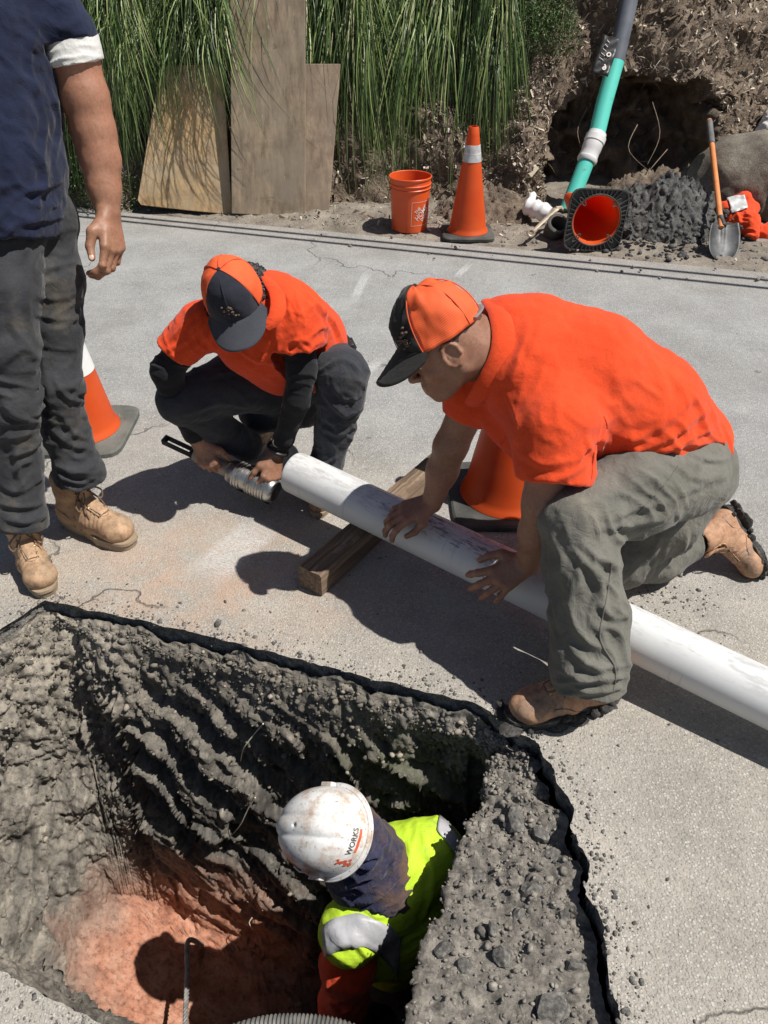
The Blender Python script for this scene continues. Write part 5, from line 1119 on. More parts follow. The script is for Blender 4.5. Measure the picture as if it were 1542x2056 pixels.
# ================================================================== THE WORK
# white sewer pipe lying across a timber
L_ = float(np.linalg.norm(PB-PA)); Lp = L_+1.0; pu = unit(A(0, 0, 1)-pdir*pdir[2]); pl = np.cross(pu, pdir)
PM = frame_mat(PA, pdir, pl, pu)
v = []; n_ = 64; sl = [0, .004]+list(np.linspace(.01, Lp, 60))
for r in (.076, .069):
    for x in sl:
        rr = r-(.0015 if x == 0 else 0)
        for k in range(n_): v.append((x, rr*math.cos(2*math.pi*k/n_), rr*math.sin(2*math.pi*k/n_)))
m_ = len(sl); fq = []
for i in range(m_-1):
    for k in range(n_):
        k2 = (k+1) % n_; fq.append((i*n_+k, i*n_+k2, (i+1)*n_+k2, (i+1)*n_+k)); o_ = m_*n_; fq.append((o_+i*n_+k, o_+(i+1)*n_+k, o_+(i+1)*n_+k2, o_+i*n_+k2))
for k in range(n_):
    k2 = (k+1) % n_; o_ = m_*n_; fq.append((k, o_+k, o_+k2, k2)); e_ = (m_-1)*n_; fq.append((e_+k, e_+k2, o_+e_+k2, o_+e_+k))
pipe = mesh('plastic_pipe', np.array(v), fq, M_PVC); pipe.matrix_world = PM
try: pipe.data.set_sharp_from_angle(angle=math.radians(40))
except Exception: pass
tag(pipe, 'long white plastic sewer pipe lying under the kneeling man\'s hands', 'pipe')
# timber
ta, tb = G(624, 1188, 0), G(893, 945, 0); tdir = unit(tb-ta); tl = np.cross(A(0, 0, 1), tdir); tc = (ta+tb)/2; tL = float(np.linalg.norm(tb-ta))
m = MB(); sc_ = .094; nseg = 26; v = []
for i in range(nseg+1):
    x = -tL/2+tL*i/nseg
    for (y, z) in [(-1, -.82), (-.82, -1), (0, -1.0), (.82, -1), (1, -.82), (1, 0), (1, .82), (.84, 1), (0, 1.), (-.84, 1), (-1, .82), (-1, 0)]:
        v.append((x, y*sc_/2, z*sc_/2+sc_/2))
v = np.array(v); v += np.stack([fbm(v*25, 3, 500)*.003, fbm(v*A(6, 25, 25), 3, 501)*.0035, fbm(v*A(6, 25, 25), 3, 502)*.0025], 1); v[:, 2] = np.maximum(v[:, 2], .001)
fq = [(i*12+k, i*12+(k+1) % 12, (i+1)*12+(k+1) % 12, (i+1)*12+k) for i in range(nseg) for k in range(12)]+[tuple(range(12))[::-1], tuple(nseg*12+k for k in range(12))]
o = mesh('timber_block', v, fq, M_TIMB); o.matrix_world = frame_mat(tc, tdir, tl, A(0, 0, 1)); tag(o, 'weathered square timber lying on the asphalt as a rest under the white pipe', 'timber')
try: o.data.set_sharp_from_angle(angle=math.radians(50))
except Exception: pass
# pipe tool held by the squatting man
tool_ax = unit(tool[1]-tool[0]); T0 = tool[0]; tz = unit(V(.2, .6, -1)-tool_ax*np.dot(V(.2, .6, -1), tool_ax)); ty = np.cross(tz, tool_ax)
TM = frame_mat(T0, tool_ax, ty, tz); tlen = float(np.linalg.norm(tool[1]-tool[0]))
te = empty('pipe_coupling_tool', (0, 0, 0), 'steel ribbed coupling tool with black slotted handle gripped by the squatting man', 'tool', M=TM)
hm = MB(); 
for y in (-.013, .013): hm.box((.055, y, 0), (.13, .007, .026))
hm.box((-.008, 0, 0), (.012, .033, .026)); hm.box((.125, 0, 0), (.03, .033, .028)); hm.build('handle', M_BLK, None, False, .002, loc=(0, 0, 0)).parent = te
AX = Matrix(((0, 0, 1, 0), (0, 1, 0, 0), (-1, 0, 0, 0), (0, 0, 0, 1)))
def axl(prof, nm, mt, par, n=36): o = MB().lathe(prof, n, AX).build(nm, mt, None, loc=(0, 0, 0)); o.parent = par; return o
k_ = tlen/.46
axl([(0, .13), (.026, .13), (.029, .135), (.029, .27*k_), (.031, .275*k_), (0, .275*k_)], 'tube', M_TAPE, te)
pr = [(0, .262*k_), (.036, .262*k_), (.043, .268*k_), (.045, .29*k_)]
for i in range(3): z = (.292+.012*i)*k_; pr += [(.047, z), (.052, z+.003), (.052, z+.007), (.047, z+.010)]
pr += [(.047, .335*k_), (.046, .345*k_)]
for i in range(7): z = (.348+.011*i)*k_; pr += [(.049, z), (.054, z+.003), (.054, z+.006), (.049, z+.009)]
pr += [(.05, .43*k_), (.045, .445*k_), (.038, .45*k_), (.038, .30*k_)]
cpl = axl(pr, 'ribbed_coupling', M_STEEL, te, 48)
for i in range(3):
    o = MB().box(((.37)*k_, .052*math.cos(-.2+i*2.1), .052*math.sin(.2+i*2.1)), (.13*k_, .010, .006), np.array(Matrix.Rotation(-(.2+i*2.1)+math.pi/2, 3, 'X')).T).build('slot_bar', M_BLK, None, False, .001, loc=(0, 0, 0)); o.parent = te
# ------------------------------------------------------------------ traffic cones
def cone(loc, label, R=None, h=.71, rb=.135, base=.37, collars=(), bm=M_RUBG, grp='orange traffic cones', dots=False, thick=.028):
    t = empty('traffic_cone', loc, label, 'traffic cone', grp, M=Matrix.Translation(Vector(loc)) @ (R or Matrix()))
    rt = .028*h/.71*1.15
    def rad(z): return rb+(rt-rb)*(z-thick)/(h-thick)
    prof = [(rb+.012, thick), (rb+.010, thick+.006), (rb, thick+.018)]+[(rad(z), z) for z in np.linspace(thick+.04, h-.004, 14)]+[(rt-.002, h), (rt-.006, h)]+[(rad(z)-.005, z) for z in np.linspace(h-.01, thick+.02, 12)]+[(rb-.003, .004), (rb+.004, .0)]
    MB().lathe(prof, 48).build('cone_body', M_ORANGE, None, loc=(0, 0, 0)).parent = t
    # square rubber base with chamfered corners and round hole, ribs below
    hb = base/2; out = []; n4 = 64
    for k in range(n4):
        a = 2*math.pi*k/n4+math.pi/n4; c, s_ = math.cos(a), math.sin(a); p = 7.; r = hb/((abs(c)**p+abs(s_)**p)**(1/p)); out.append((r*c, r*s_))
    out = np.array(out); inn = np.array([((rb+.002)*math.cos(2*math.pi*k/n4+math.pi/n4), (rb+.002)*math.sin(2*math.pi*k/n4+math.pi/n4)) for k in range(n4)])
    lay = [(inn, .012), (inn*1.0, thick-.001), (out*.965, thick-.004), (out, thick-.010), (out, .0), (out*.965, .0), (out*.96, .012)]
    vv = np.concatenate([np.c_[a, np.full(n4, z)] for a, z in lay]); m_ = len(lay)
    ff = [(i*n4+k, i*n4+(k+1) % n4, ((i+1) % m_)*n4+(k+1) % n4, ((i+1) % m_)*n4+k) for i in range(m_) for k in range(n4)]
    mesh('base', vv, ff, bm, loc=(0, 0, 0), smooth=False).parent = t
    if R is not None:
        rm = MB()
        for k in range(44):
            a = 2*math.pi*k/44+.07; c, s_ = math.cos(a), math.sin(a); r1 = hb/max(abs(c), abs(s_))-.010; r0 = rb+.004
            if abs(abs(c)-abs(s_)) < .12: continue
            ax_ = A(c, 0, 0) if abs(c) > abs(s_) else A(0, s_, 0); 
            rm.box((c*(r0+r1)/2, s_*(r0+r1)/2, .004), (r1-r0, .0045, .014), np.array(Matrix.Rotation(a, 3, 'Z')))
        for k in range(4):
            a = math.pi/4+k*math.pi/2
            rm.tube([A(math.cos(a)*.165+.034*math.cos(q)*math.cos(a)-.011*math.sin(q)*math.sin(a), math.sin(a)*.165+.034*math.cos(q)*math.sin(a)+.011*math.sin(q)*math.cos(a), 0) for q in np.linspace(0, 2*math.pi, 15)], .004, 6)
        rm.tube([A((rb+.008)*math.cos(q), (rb+.008)*math.sin(q), 0) for q in np.linspace(0, 2*math.pi, 40)], .005, 6)
        o = rm.build('underside_ribs', M_RUBBER, None, loc=(0, 0, 0)); o.parent = t; o['kind'] = 'stuff'
    if dots:
        dm = MB(); V1_, F1__ = ico(1)
        for k in range(64):
            a = 2*math.pi*k/64; dm.add(V1_*A(.0028, .0028, .0014)+A((rb+.022)*math.cos(a), (rb+.022)*math.sin(a), thick-.001), F1__)
        o = dm.build('moulded_dots', M_CONC, None, loc=(0, 0, 0)); o.parent = t; o['kind'] = 'stuff'
    for z0, z1, mt in collars:
        a, b = rad(z0), rad(z1); MB().lathe([(a-.001, z0), (a+.0025, z0+.001), (b+.0025, z1-.001), (b-.001, z1)], 48).build('reflective_collar', mt, None, loc=(0, 0, 0)).parent = t
        if mt is M_REFL:
            MB().lathe([(rad((z0+z1)/2)+.0027, (z0+z1)/2-.004), (rad((z0+z1)/2)+.0034, (z0+z1)/2), (rad((z0+z1)/2)+.0025, (z0+z1)/2+.004)], 48).build('collar_seam', M_WHITE, None, loc=(0, 0, 0)).parent = t
    return t
cone(G(938, 470), 'tall orange cone with a grey reflective band standing beside the orange bucket', collars=((.495, .60, M_REFL),), bm=M_RUBBER)
cone((-1.315, 2.90, 0), 'orange and white cone on a grey base behind the standing man\'s legs', h=.78, rb=.150, base=.42, collars=((.30, .44, M_COLW), (.50, .62, M_COLW)), R=None, dots=True)
cone((.475, 2.42, 0), 'orange cone standing in shade between the kneeling man\'s arms', h=.74, rb=.170, base=.44, bm=M_RUBBER)
Rl = frame_mat((0, 0, 0), unit(A(1, -.1, .02)), unit(A(.02, .12, -1)), unit(np.cross(unit(A(1, -.1, .02)), unit(A(.02, .12, -1)))))
xz = unit(A(-.07, 1, -.05)); xx_ = unit(np.cross(A(0, 0, 1), xz)); yy_ = np.cross(xz, xx_)
Rl = frame_mat((0, 0, 0), math.cos(.05)*xx_+math.sin(.05)*yy_, -math.sin(.05)*xx_+math.cos(.05)*yy_, xz)
cone((1.425, 5.30, .205), 'orange cone lying on its side with its ribbed black base facing the road', R=Rl, h=.71, rb=.158, base=.40, bm=M_RUBBER, collars=())
# ------------------------------------------------------------------ bucket
bl_ = G(822, 458); bk = empty('bucket', bl_, 'open orange bucket with white square store lettering', 'bucket')
pr = [(0, 0), (.126, 0), (.130, .004)]+[(.130+.013*z/.30, z) for z in np.linspace(.01, .285, 10)]+[(.148, .288), (.150, .293), (.1455, .297), (.1455, .312), (.151, .315), (.152, .321), (.1465, .325), (.147, .352), (.1525, .356), (.1535, .366), (.150, .369), (.146, .366), (.143, .30), (.128, .012), (0, .010)]
MB().lathe(pr, 64).build('shell', M_BUCKET, None, loc=(0, 0, 0)).parent = bk
hb_ = [A(.152*math.cos(a), .152*math.sin(a), .318-.16*math.sin((a-math.radians(200))/math.radians(180)*math.pi)) for a in np.linspace(math.radians(200), math.radians(380), 20)]
hb_ = [A(.158*math.cos(a), .158*math.sin(a)*1.0, .305-.15*math.sin(i/19*math.pi)) for i, a in enumerate(np.linspace(math.radians(150), math.radians(-30)+math.radians(0), 20)[::1])]
hn = MB().tube([A(-p[0], p[1], p[2]) for p in hb_], .0022, 6).build('bail', M_SHOVEL, None, loc=(0, 0, 0)); hn.parent = bk
def on_b(v, c, dz, rot, r0=.1345):
    out = []; cc_, ss = math.cos(rot), math.sin(rot)
    for x, y, *_ in v:
        X_, Y_ = x*cc_-y*ss, x*ss+y*cc_; z = dz+Y_; r = .130+.013*z/.30+.0016; a = c+X_/r; out.append((r*math.cos(a), r*math.sin(a), z))
    return np.array(out)
ca = math.radians(-52)
for s_, sz, oy, ox in (('THE', .030, .042, -.008), ('HOME', .047, .004, 0), ('DEPOT', .030, -.034, .006)):
    tv, tf = text_mesh(s_, sz, .0008); tv = tv*A(.92, 1.12, 1)+A(ox, oy, 0); o = mesh('lettering', on_b(tv, ca, .135, math.radians(45)), tf, M_WHITE, smooth=False, loc=(0, 0, 0)); o.parent = bk
sq = .082; fr_ = MB()
for (x0, y0), (x1, y1) in [((-sq, -sq), (sq, -sq)), ((sq, -sq), (sq, sq)), ((sq, sq), (-sq, sq)), ((-sq, sq), (-sq, -sq))]:
    t = np.linspace(0, 1, 14); dxy = unit(A(y1-y0, x0-x1, 0))*.0013; pv = np.concatenate([np.c_[x0+(x1-x0)*t, y0+(y1-y0)*t, 0*t]+dxy, np.c_[x0+(x1-x0)*t, y0+(y1-y0)*t, 0*t]-dxy])
    fr_.add(on_b(pv, ca, .135, 0), [(i, i+1, 15+i, 14+i) for i in range(13)])
o = fr_.build('lettering_frame', M_WHITE, None, False, loc=(0, 0, 0)); o.parent = bk
# ------------------------------------------------------------------ green pipe in the dug-out bank
gp = empty('sewer_pipe', G(1150, 415), 'sea-green sewer pipe with a white coupling rising out of the dug bank', 'pipe')
q0, q1, q2, q3 = W(1138, 425, 5.98), W(1187, 300, 5.93), W(1238, 118, 5.84), W(1276, -60, 5.72)
MB().tube([q0, q0+(q1-q0)*.97], .062, 28).build('lower_section', M_GPIPE, gp); 
dq = unit(q1-q0); c0 = q1-dq*.10; c1 = q1+dq*.13
MB().tube([c0, c0+dq*.012, c0+dq*.03, c0+dq*.035, c0+dq*.085, c0+dq*.095, c0+dq*.15, c0+dq*.155, c0+dq*.20, c0+dq*.205, c1], [.072, .078, .078, .073, .071, .075, .075, .080, .080, .072, .070], 32).build('coupling', M_FIT, gp)
MB().tube([q1+dq*.1, q1+(q2-q1)*.5, q2], .063, 28).build('upper_section', M_GPIPE, gp)
MB().tube([q2-(q2-q1)*.03, q2+(q3-q2)*.5, q3, q3+(q3-q2)*3], [.064, .065, .065, .065], 28).build('shaded_section', M_PIPEU, gp)  # top length: shade is part of its blue-grey colour
# black printed tag strapped beside it
tgc = W(1216, 112, 5.78); sgn = empty('pipe_tag', tgc, 'black printed plastic bag tag hanging beside the top of the green pipe', 'tag')
tx, tyv = unit(V(.32, .95, .0)), unit(V(-.95, .32, .1)); tn = unit(np.cross(tx, tyv)); tn = tn if tn@V(0, 0, -1) > 0 else -tn
v = []; 
for i in range(14):
    for j in range(8): x = (i/13-.5)*.30; y = (j/7-.5)*.13; v.append(tgc+tx*x+tyv*y+tn*(.010*math.sin(i*1.1+j*.7)))
o = mesh('sheet', np.array(v), [(i*8+j, i*8+j+1, (i+1)*8+j+1, (i+1)*8+j) for i in range(13) for j in range(7)], M_BLK, sgn); s_ = o.modifiers.new('t', 'SOLIDIFY'); s_.thickness = .006
for k, (s_, sz) in enumerate((('6', .06), ('O', .045))):
    tv, tf = text_mesh(s_, sz, .002); vv = np.array([tgc+tyv*(p[0]-.02)+tx*(-.10+.10*k+p[1])+tn*.022 for p in tv]); mesh('lettering', vv, tf, M_WHITE, sgn, smooth=False)
for k in range(5):
    mb_ = MB(); mb_.box(tgc+tx*(-.05+.038*k)+tyv*(.012+.010*(k % 2))+tn*.020, (.006, .004, .004)) if 0 else mb_.tube([tgc+tx*(-.05+.035*k)+tyv*(.005)+tn*.020, tgc+tx*(-.035+.035*k)+tyv*(.042-.004*k)+tn*.020], .004, 5, flat=.4); mb_.build('print_mark', M_WHITE, sgn)
# ------------------------------------------------------------------ fittings, wrench, ring by the verge
ft = empty('pipe_fitting', G(1085, 448), 'dirty white corrugated pipe fitting lying by the hole', 'fitting')
fa, fb = W(1055, 412, 5.72), W(1108, 432, 5.66); dq = unit(fb-fa); ff_ = [fa+dq*x for x in np.linspace(0, .20, 14)]
MB().tube(ff_, [.050, .066, .066, .058, .058, .068, .068, .060, .060, .068, .068, .058, .052, .05], 24).build('ribbed_body', M_FIT, ft)
MB().tube([fa+V(.04, .02, 0), fa+V(.05, .07, 0), fa+V(.07, .085, 0)], [.030, .032, .02], 14).build('side_spout', M_FIT, ft)
rg = empty('pipe_coupling', G(1112, 478), 'black rubber coupling ring lying beside the wrench', 'pipe coupling')
rc = W(1116, 458, 5.45); ra = unit(V(.12, .25, -1)); rx_ = unit(np.cross(ra, A(0, 0, 1))); ry_ = np.cross(ra, rx_); RM = frame_mat(rc, rx_, ry_, ra)
MB().lathe([(.052, -.07), (.070, -.07), (.074, -.05), (.074, .03), (.078, .035), (.078, .055), (.070, .06), (.056, .06), (.052, .05), (.052, -.07)], 36, RM).build('sleeve', M_RUBBER, rg)
MB().lathe([(.055, .050), (.060, .058), (.066, .062), (.0675, .060)], 36, RM).build('steel_rim', M_STEEL, rg)
MB().lathe([(.0, -.05), (.051, -.05)], 24, RM).build('inner_wall', M_BLK, rg)
wr_ = MB(); wa_, wb_ = W(1066, 468, 5.34), W(1112, 424, 5.50); wd = unit(wb_-wa_)
wr_.tube([wa_+wd*.02, wa_+wd*.08, wb_-wd*.02, wb_+wd*.03], [.013, .015, .017, .026], 10, flat=.5)
wr_.tube([wa_+.022*(math.cos(q)*unit(V(1, 0, 0))+math.sin(q)*unit(V(0, 1, -.2))) for q in np.linspace(0, 2*math.pi, 18)], .010, 8)
wr_.tube([wb_+wd*.03, wb_+wd*.05+V(.03, .0, 0), wb_+wd*.03+V(.06, -.015, 0)], [.02, .016, .008], 8)
tag(wr_.build('wrench', M_TAPE), 'rusty ring-ended wrench leaning on the black coupling ring', 'wrench')
# ------------------------------------------------------------------ shovel
sh = empty('shovel', G(1462, 512), 'round-point shovel with an orange shaft leaning on the dirt pile', 'shovel')
s0, s1 = W(1447, 448, 5.22), W(1424, 242, 5.80); dq = unit(s1-s0); Ls = float(np.linalg.norm(s1-s0))
MB().tube([s0-dq*.05, s0+dq*Ls*.75], .019, 14).build('shaft', M_SHAFT, sh); MB().tube([s0+dq*Ls*.75, s0+dq*Ls*.985], .023, 14).build('grip', M_GRIP, sh); MB().tube([s0+dq*Ls*.985, s0+dq*Ls], [.0235, .019], 14).build('end_cap', M_SHAFT, sh)
bx_ = unit(V(1, .05, .1)); bz_ = unit(V(-.08, -1, -.10)); bn_ = unit(np.cross(bx_, bz_)); bn_ = bn_ if bn_@V(0, 0, -1) > 0 else -bn_
v = []; nu, nv_ = 20, 22; bt = W(1456, 447, 5.18)
for j in range(nv_+1):
    t = j/nv_; hw = .112*(1 if t < .55 else math.sqrt(max(0, 1-((t-.55)/.46)**2))); hw = hw*min(1, .86+t*.5)
    for i in range(nu+1):
        s_ = i/nu*2-1; v.append(bt+bx_*hw*s_+bz_*.27*t+bn_*(-.030*(1-s_*s_)+.014*math.exp(-(s_/.10)**2)*max(0, 1-t*1.3)))
k = nu+1; o = mesh('blade', np.array(v), [(j*k+i, j*k+i+1, (j+1)*k+i+1, (j+1)*k+i) for j in range(nv_) for i in range(nu)], M_SHOVEL, sh); s_ = o.modifiers.new('t', 'SOLIDIFY'); s_.thickness = .004
MB().tube([s0+dq*.06, bt+bz_*.02-bn_*.015], [.022, .018], 12).build('socket', M_SHOVEL, sh)
# ------------------------------------------------------------------ spoil pile
def pile(name, cx, cy, rx, ry, h, m, seed, n=150, label=None):
    def fn(x, y):
        P = np.stack([x, y, 0*x], 1); r = np.sqrt(((x-cx)/rx)**2+((y-cy)/ry)**2)+fbm(P*3, 3, seed)*.16
        base = h*np.clip(1-np.maximum(r, 0)**1.5, -.2, 1); c1, c2, ci, o_ = cells(P*20+A(0, 0, seed), seed); lump_ = (.55-np.minimum(c1, .55))*.13*(.4+.6*rnd(ci, 1))
        c1, c2, ci, o_ = cells(P*45+A(0, 0, seed), seed+1); lump2 = (.5-np.minimum(c1, .5))*.05*(.3+.7*rnd(ci, 2))
        P[:, 2] = base+(lump_+lump2)*sstep(1.25, .9, r)+fbm(P*16, 4, seed+2)*.028*sstep(1.2, .8, r)-.06*sstep(.95, 1.3, r); 
        P[:, 0] += fbm(P*25, 3, seed+5)*.02; P[:, 1] += fbm(P*25, 3, seed+6)*.02; return P
    return tag(gridmesh(name, np.linspace(cx-rx*1.3, cx+rx*1.3, n), np.linspace(cy-ry*1.3, cy+ry*1.3, int(n*ry/rx)), fn, m, None), label, None, None, 'structure')
pile('dirt_pile', 2.02, 5.80, .60, .38, .34, M_CLAYD, 21)
pile('soil_mound', 2.25, 6.30, .75, .45, .30, M_BANK, 31, 110)
pile('soil_mound', .80, 6.16, .42, .34, .20, M_BANK, 41, 90)
# loose stones and clods
V2, F2 = ico(1); V3, F3 = ico(2)
def rock(P, r, seed, V_=None): 
    V_ = V3 if V_ is None else V_; q = V_*(1+.32*perlin(V_*1.6+seed*3.1, 7)[:, None]); q = np.sign(q)*np.abs(q)**.85; R = np.array(Matrix.Rotation(seed*1.7, 3, 'Z') @ Matrix.Rotation(seed*.9, 3, 'X')); return (q*A(1, .8, .6)*r)@R.T+P
def field(name, pts, rs, m, kind='stuff', V_=V2, F__=F2):
    n = len(pts); nv = len(V_); v = np.empty((n, nv, 3)); F_ = np.array(F__); 
    for i in range(n): v[i] = rock(pts[i], rs[i], i % 97, V_)
    f = (F_[None]+(np.arange(n)*nv)[:, None, None]).reshape(-1, 3); return tag(mesh(name, v.reshape(-1, 3), f, m, smooth=False), kind=kind)
def pitsurf(i, j): return flat2.reshape(NR, NC, 3)[i, j]
cand = [(i, j) for i in range(3, 46) for j in range(NC) if 262 < j < 520]
sel = rng.choice(len(cand), 3200); pts = np.array([pitsurf(*cand[k]) for k in sel])+rng.normal(0, .003, (3200, 3)); ok = (pts[:, 0] > .0)
pts = pts[ok]; rs = rng.gamma(1.4, .0021, len(pts))+.0014; field('ledge_gravel', pts, rs, M_STONE)
# bigger broken chunks on the ledge, each its own thing
chunks = [(1030, 1655, .044), (1088, 1690, .026), (1068, 1815, .030), (1045, 1845, .022), (1090, 1610, .020), (1030, 1612, .018), (1105, 2035, .042), (960, 1760, .022), (985, 1880, .020), (1008, 1930, .024), (1110, 1740, .026), (1075, 1560, .024), (1120, 1850, .022), (935, 1945, .022), (1150, 1965, .024), (890, 1905, .022)]
lw_ = []
for i, (x, y, r) in enumerate(chunks):
    P = G(x, y, -.115); j = np.argmin(np.linalg.norm((flat2-P)*A(1, 1, .3), axis=1)); P = flat2[j]+A(0, 0, r*.0)
    v_ = rock(A(0, 0, 0), r, i*2.3+1); v_ = v_+(np.round(v_/(r*.45))*(r*.45)-v_)*.35; 
    o = mesh('asphalt_chunk', v_, F3, M_CHUNK, smooth=False, loc=P)
    lb = ['largest flat dark asphalt slab near the top of the gravel ledge', 'chunk touching the right side of the large slab near the ledge top', 'pointed dark chunk in the middle of the gravel ledge', 'chunk directly below the pointed one in the middle of the ledge',
          'small chunk up by the kneeling boot, right above the large slab', 'small chunk just above the left end of the large slab', 'biggest block at the bottom end of the gravel ledge', 'small chunk at the pit lip, level with the pointed middle chunk',
          'lower left of the small chunks along the pit lip, mid ledge', 'small chunk in the centre of the lower gravel ledge', 'small chunk against the paving edge, right of and below the large slab', 'topmost small chunk, nearest the kneeling boot',
          'small chunk by the paving edge, right of the middle chunks', 'small chunk at the pit lip on the lower ledge', 'small chunk in the shade of the paving edge above the biggest block', 'small chunk on the pit lip beside the vest'][i]
    tag(o, lb, 'rubble', 'broken asphalt chunks on the gravel ledge')
pts = []; rs = []
for k in range(1100):
    s_ = rng.uniform(-1, 6.5); t = abs(rng.normal(0, .5)); P = e0+ed*s_+en*(t-.1+(.1 if rng.random() < .9 else -.4)); P[2] = verge(np.array([s_]), np.array([t]))[0, 2] if t > 0 else .002; pts.append(P); rs.append(rng.gamma(1.6, .004)+.002)
field('verge_pebbles', np.array(pts), np.array(rs), M_STONE)
pts = []; rs = []
for k in range(500):
    a = rng.uniform(0, 6.28); r = rng.uniform(.5, 1.25); P = A(2.02+.66*r*math.cos(a), 5.68+.46*r*math.sin(a), .0); P[2] = .34*max(0, 1-r**1.5)*.9+.005; pts.append(P); rs.append(rng.gamma(2., .006)+.004)
field('clay_clods', np.array(pts), np.array(rs), M_CLAYD)
pts = []; rs = []
for k in range(330):
    if k < 200: x = rng.uniform(0, 1542); y = rng.uniform(560, 1500)
    else: x, y = rng.normal([1340, 1205], [45, 22]); 
    P = G(x, y, .001); 
    if P[1] < 1.45 and P[0] < .3: continue
    pts.append(P); rs.append(rng.gamma(1.5, .0014)+.0012)
field('road_grit', np.array(pts), np.array(rs), M_CHUNK)
cr = []; crs = []
for k in range(1500):
    j = rng.integers(NC); p = edge[j]-inw[j]*abs(rng.normal(0, .035))*(1 if rng.random() < .8 else 2.5)+rng.normal(0, .004, 3)*A(1, 1, 0); cr.append(p*A(1, 1, 0)+A(0, 0, .001)); crs.append(rng.gamma(1.3, .0016)+.001)
field('edge_crumbs', np.array(cr), np.array(crs), M_CHUNK)
# ------------------------------------------------------------------ orange vest thrown on the pile, concrete, sack, stake
S = Shape(); S.chain([W(1452, 418, 5.55), W(1490, 406, 5.58), W(1512, 420, 5.60)], [.055, .060, .055], .03); S.chain([W(1470, 440, 5.50), W(1505, 448, 5.48), W(1512, 470, 5.42)], [.05, .075, .045], .03); S.ell(W(1490, 430, 5.55), (.10, .08, .07), None, .03); S.cap(W(1530, 470, 5.5), W(1560, 460, 5.5), .06, .08, .03)
vr = tag(cloth_obj('orange_vest', S, .008, M_ORSH2, None, [(W(1490, 440, 5.4), V(1, .4, 0), .15, .05, .02), (W(1500, 460, 5.4), V(.3, 1, 0), .1, .04, .02)], .008), 'crumpled orange safety vest with a grey band dropped by the shovel', 'vest')
_bv.clear(); tape(vr, [(1456, 402), (1475, 396), (1494, 392)], [(1464, 432), (1482, 426), (1500, 420)], 14, M_REFL, 'reflective_band', vr, .012)
S = Shape(); S.ell(A(2.78, 6.20, .22), (.48, .34, .36), None, .05); S.ell(A(3.0, 6.15, .3), (.35, .3, .33), None, .06); S.ell(A(2.55, 6.2, .10), (.3, .3, .22), None, .06)
v, Q = S.polygonise(.022, 1); n = vnorm(v, Q); v += n*(fbm(v*5, 4, 600)*.02-.03*sstep(.03, 0, np.abs(v[:, 0]-2.83-.04*perlin(v*7, 3))))[:, None]; v[:, 2] = np.maximum(v[:, 2], -.05); tag(mesh('concrete_lump', v, Q, M_LUMP), 'cracked grey-brown concrete lump half buried behind the shovel', 'concrete')
S = Shape(); S.ell(W(1552, 275, 6.1), (.16, .14, .16), None, .04); S.ell(W(1560, 245, 6.1), (.12, .12, .12), None, .04)
tag(cloth_obj('sack', S, .012, M_SACK, None, [(W(1530, 275, 5.9), V(.2, 1, 0), .3, .07, .03)], .01), 'dirty white sack at the right edge above the concrete lump', 'sack')
sk0, sk1 = W(1386, 392, 5.9), W(1398, 338, 6.05); o = MB().box((0, 0, 0), (.055, .025, .36)).build('wooden_stake', M_PLY3, None, False, .003); o.location = (sk0+sk1)/2; o.rotation_euler = (.3, .18, .1); tag(o, 'short pale wooden stake stuck upright left of the shovel', 'stake')
# ------------------------------------------------------------------ plywood leaning on the bank
def board(poly, yb, lean, thick, m, label, wear=True):
    n = unit(A(0, -math.cos(lean), math.sin(lean))); p0 = A(0, yb, 0); fr = [onplane(x, y, p0, n) for x, y in poly]; k = len(fr)
    v = fr+[p-n*thick for p in fr]; f = [tuple(range(k))[::-1], tuple(range(k, 2*k))]+[(i, (i+1) % k, k+(i+1) % k, k+i) for i in range(k)]
    o = mesh('plywood_board', v, f, m, smooth=False); tag(o, label, 'board', 'plywood boards leaning on the bank'); b = o.modifiers.new('b', 'BEVEL'); b.width = .004; b.segments = 2
    bm = bmesh.new(); bm.from_mesh(o.data); bmesh.ops.recalc_face_normals(bm, faces=bm.faces); bm.to_mesh(o.data); bm.free(); return o
board([(276, 402), (283, 412), (380, 423), (466, 431), (447, 128), (322, 132)], 6.18, math.radians(17), .018, M_PLY1, 'short warm tan plywood board leaning at the left under the grass')
board([(465, 429), (545, 433), (606, 432), (613, 425), (613, -60), (461, -60)], 6.12, math.radians(12), .018, M_PLY2, 'tall grey-brown plywood board in the middle reaching out of the picture')
board([(560, 430), (655, 441), (660, 434), (684, 128), (575, 128)], 6.20, math.radians(17), .018, M_PLY3, 'narrow brown plywood board half hidden behind the right side of the tall one')
# ------------------------------------------------------------------ planting on the bank
def ribbons(name, P, wd, m, kind='stuff', label=None, up=None):
    """P (n, k, 3) curves -> flat folded blades"""
    n, k, _ = P.shape; t = np.gradient(P, axis=1); t /= np.linalg.norm(t, axis=2)[:, :, None]+1e-9
    a = rng.normal(size=(n, 1, 3))*.6+A(0, -1, .2); s = np.cross(t, a); s /= np.linalg.norm(s, axis=2)[:, :, None]+1e-9
    tp = np.clip(np.minimum(1, (1-np.linspace(0, 1, k))*2.5+.08), 0, 1)[None, :, None]; wv = wd[:, None, None]*tp
    mid = P+np.cross(s, t)*wv*.35; v = np.stack([P-s*wv, mid, P+s*wv], 2).reshape(-1, 3)
    b = (np.arange(n)*k*3)[:, None, None]; i = (np.arange(k-1)*3)[None, :, None]; q = []
    for c in (0, 1): q.append(np.stack([b+i+c, b+i+c+1, b+i+c+4, b+i+c+3], -1).reshape(-1, 4))
    o = mesh(name, v, np.concatenate(q), m); return tag(o, label, None, None, kind)
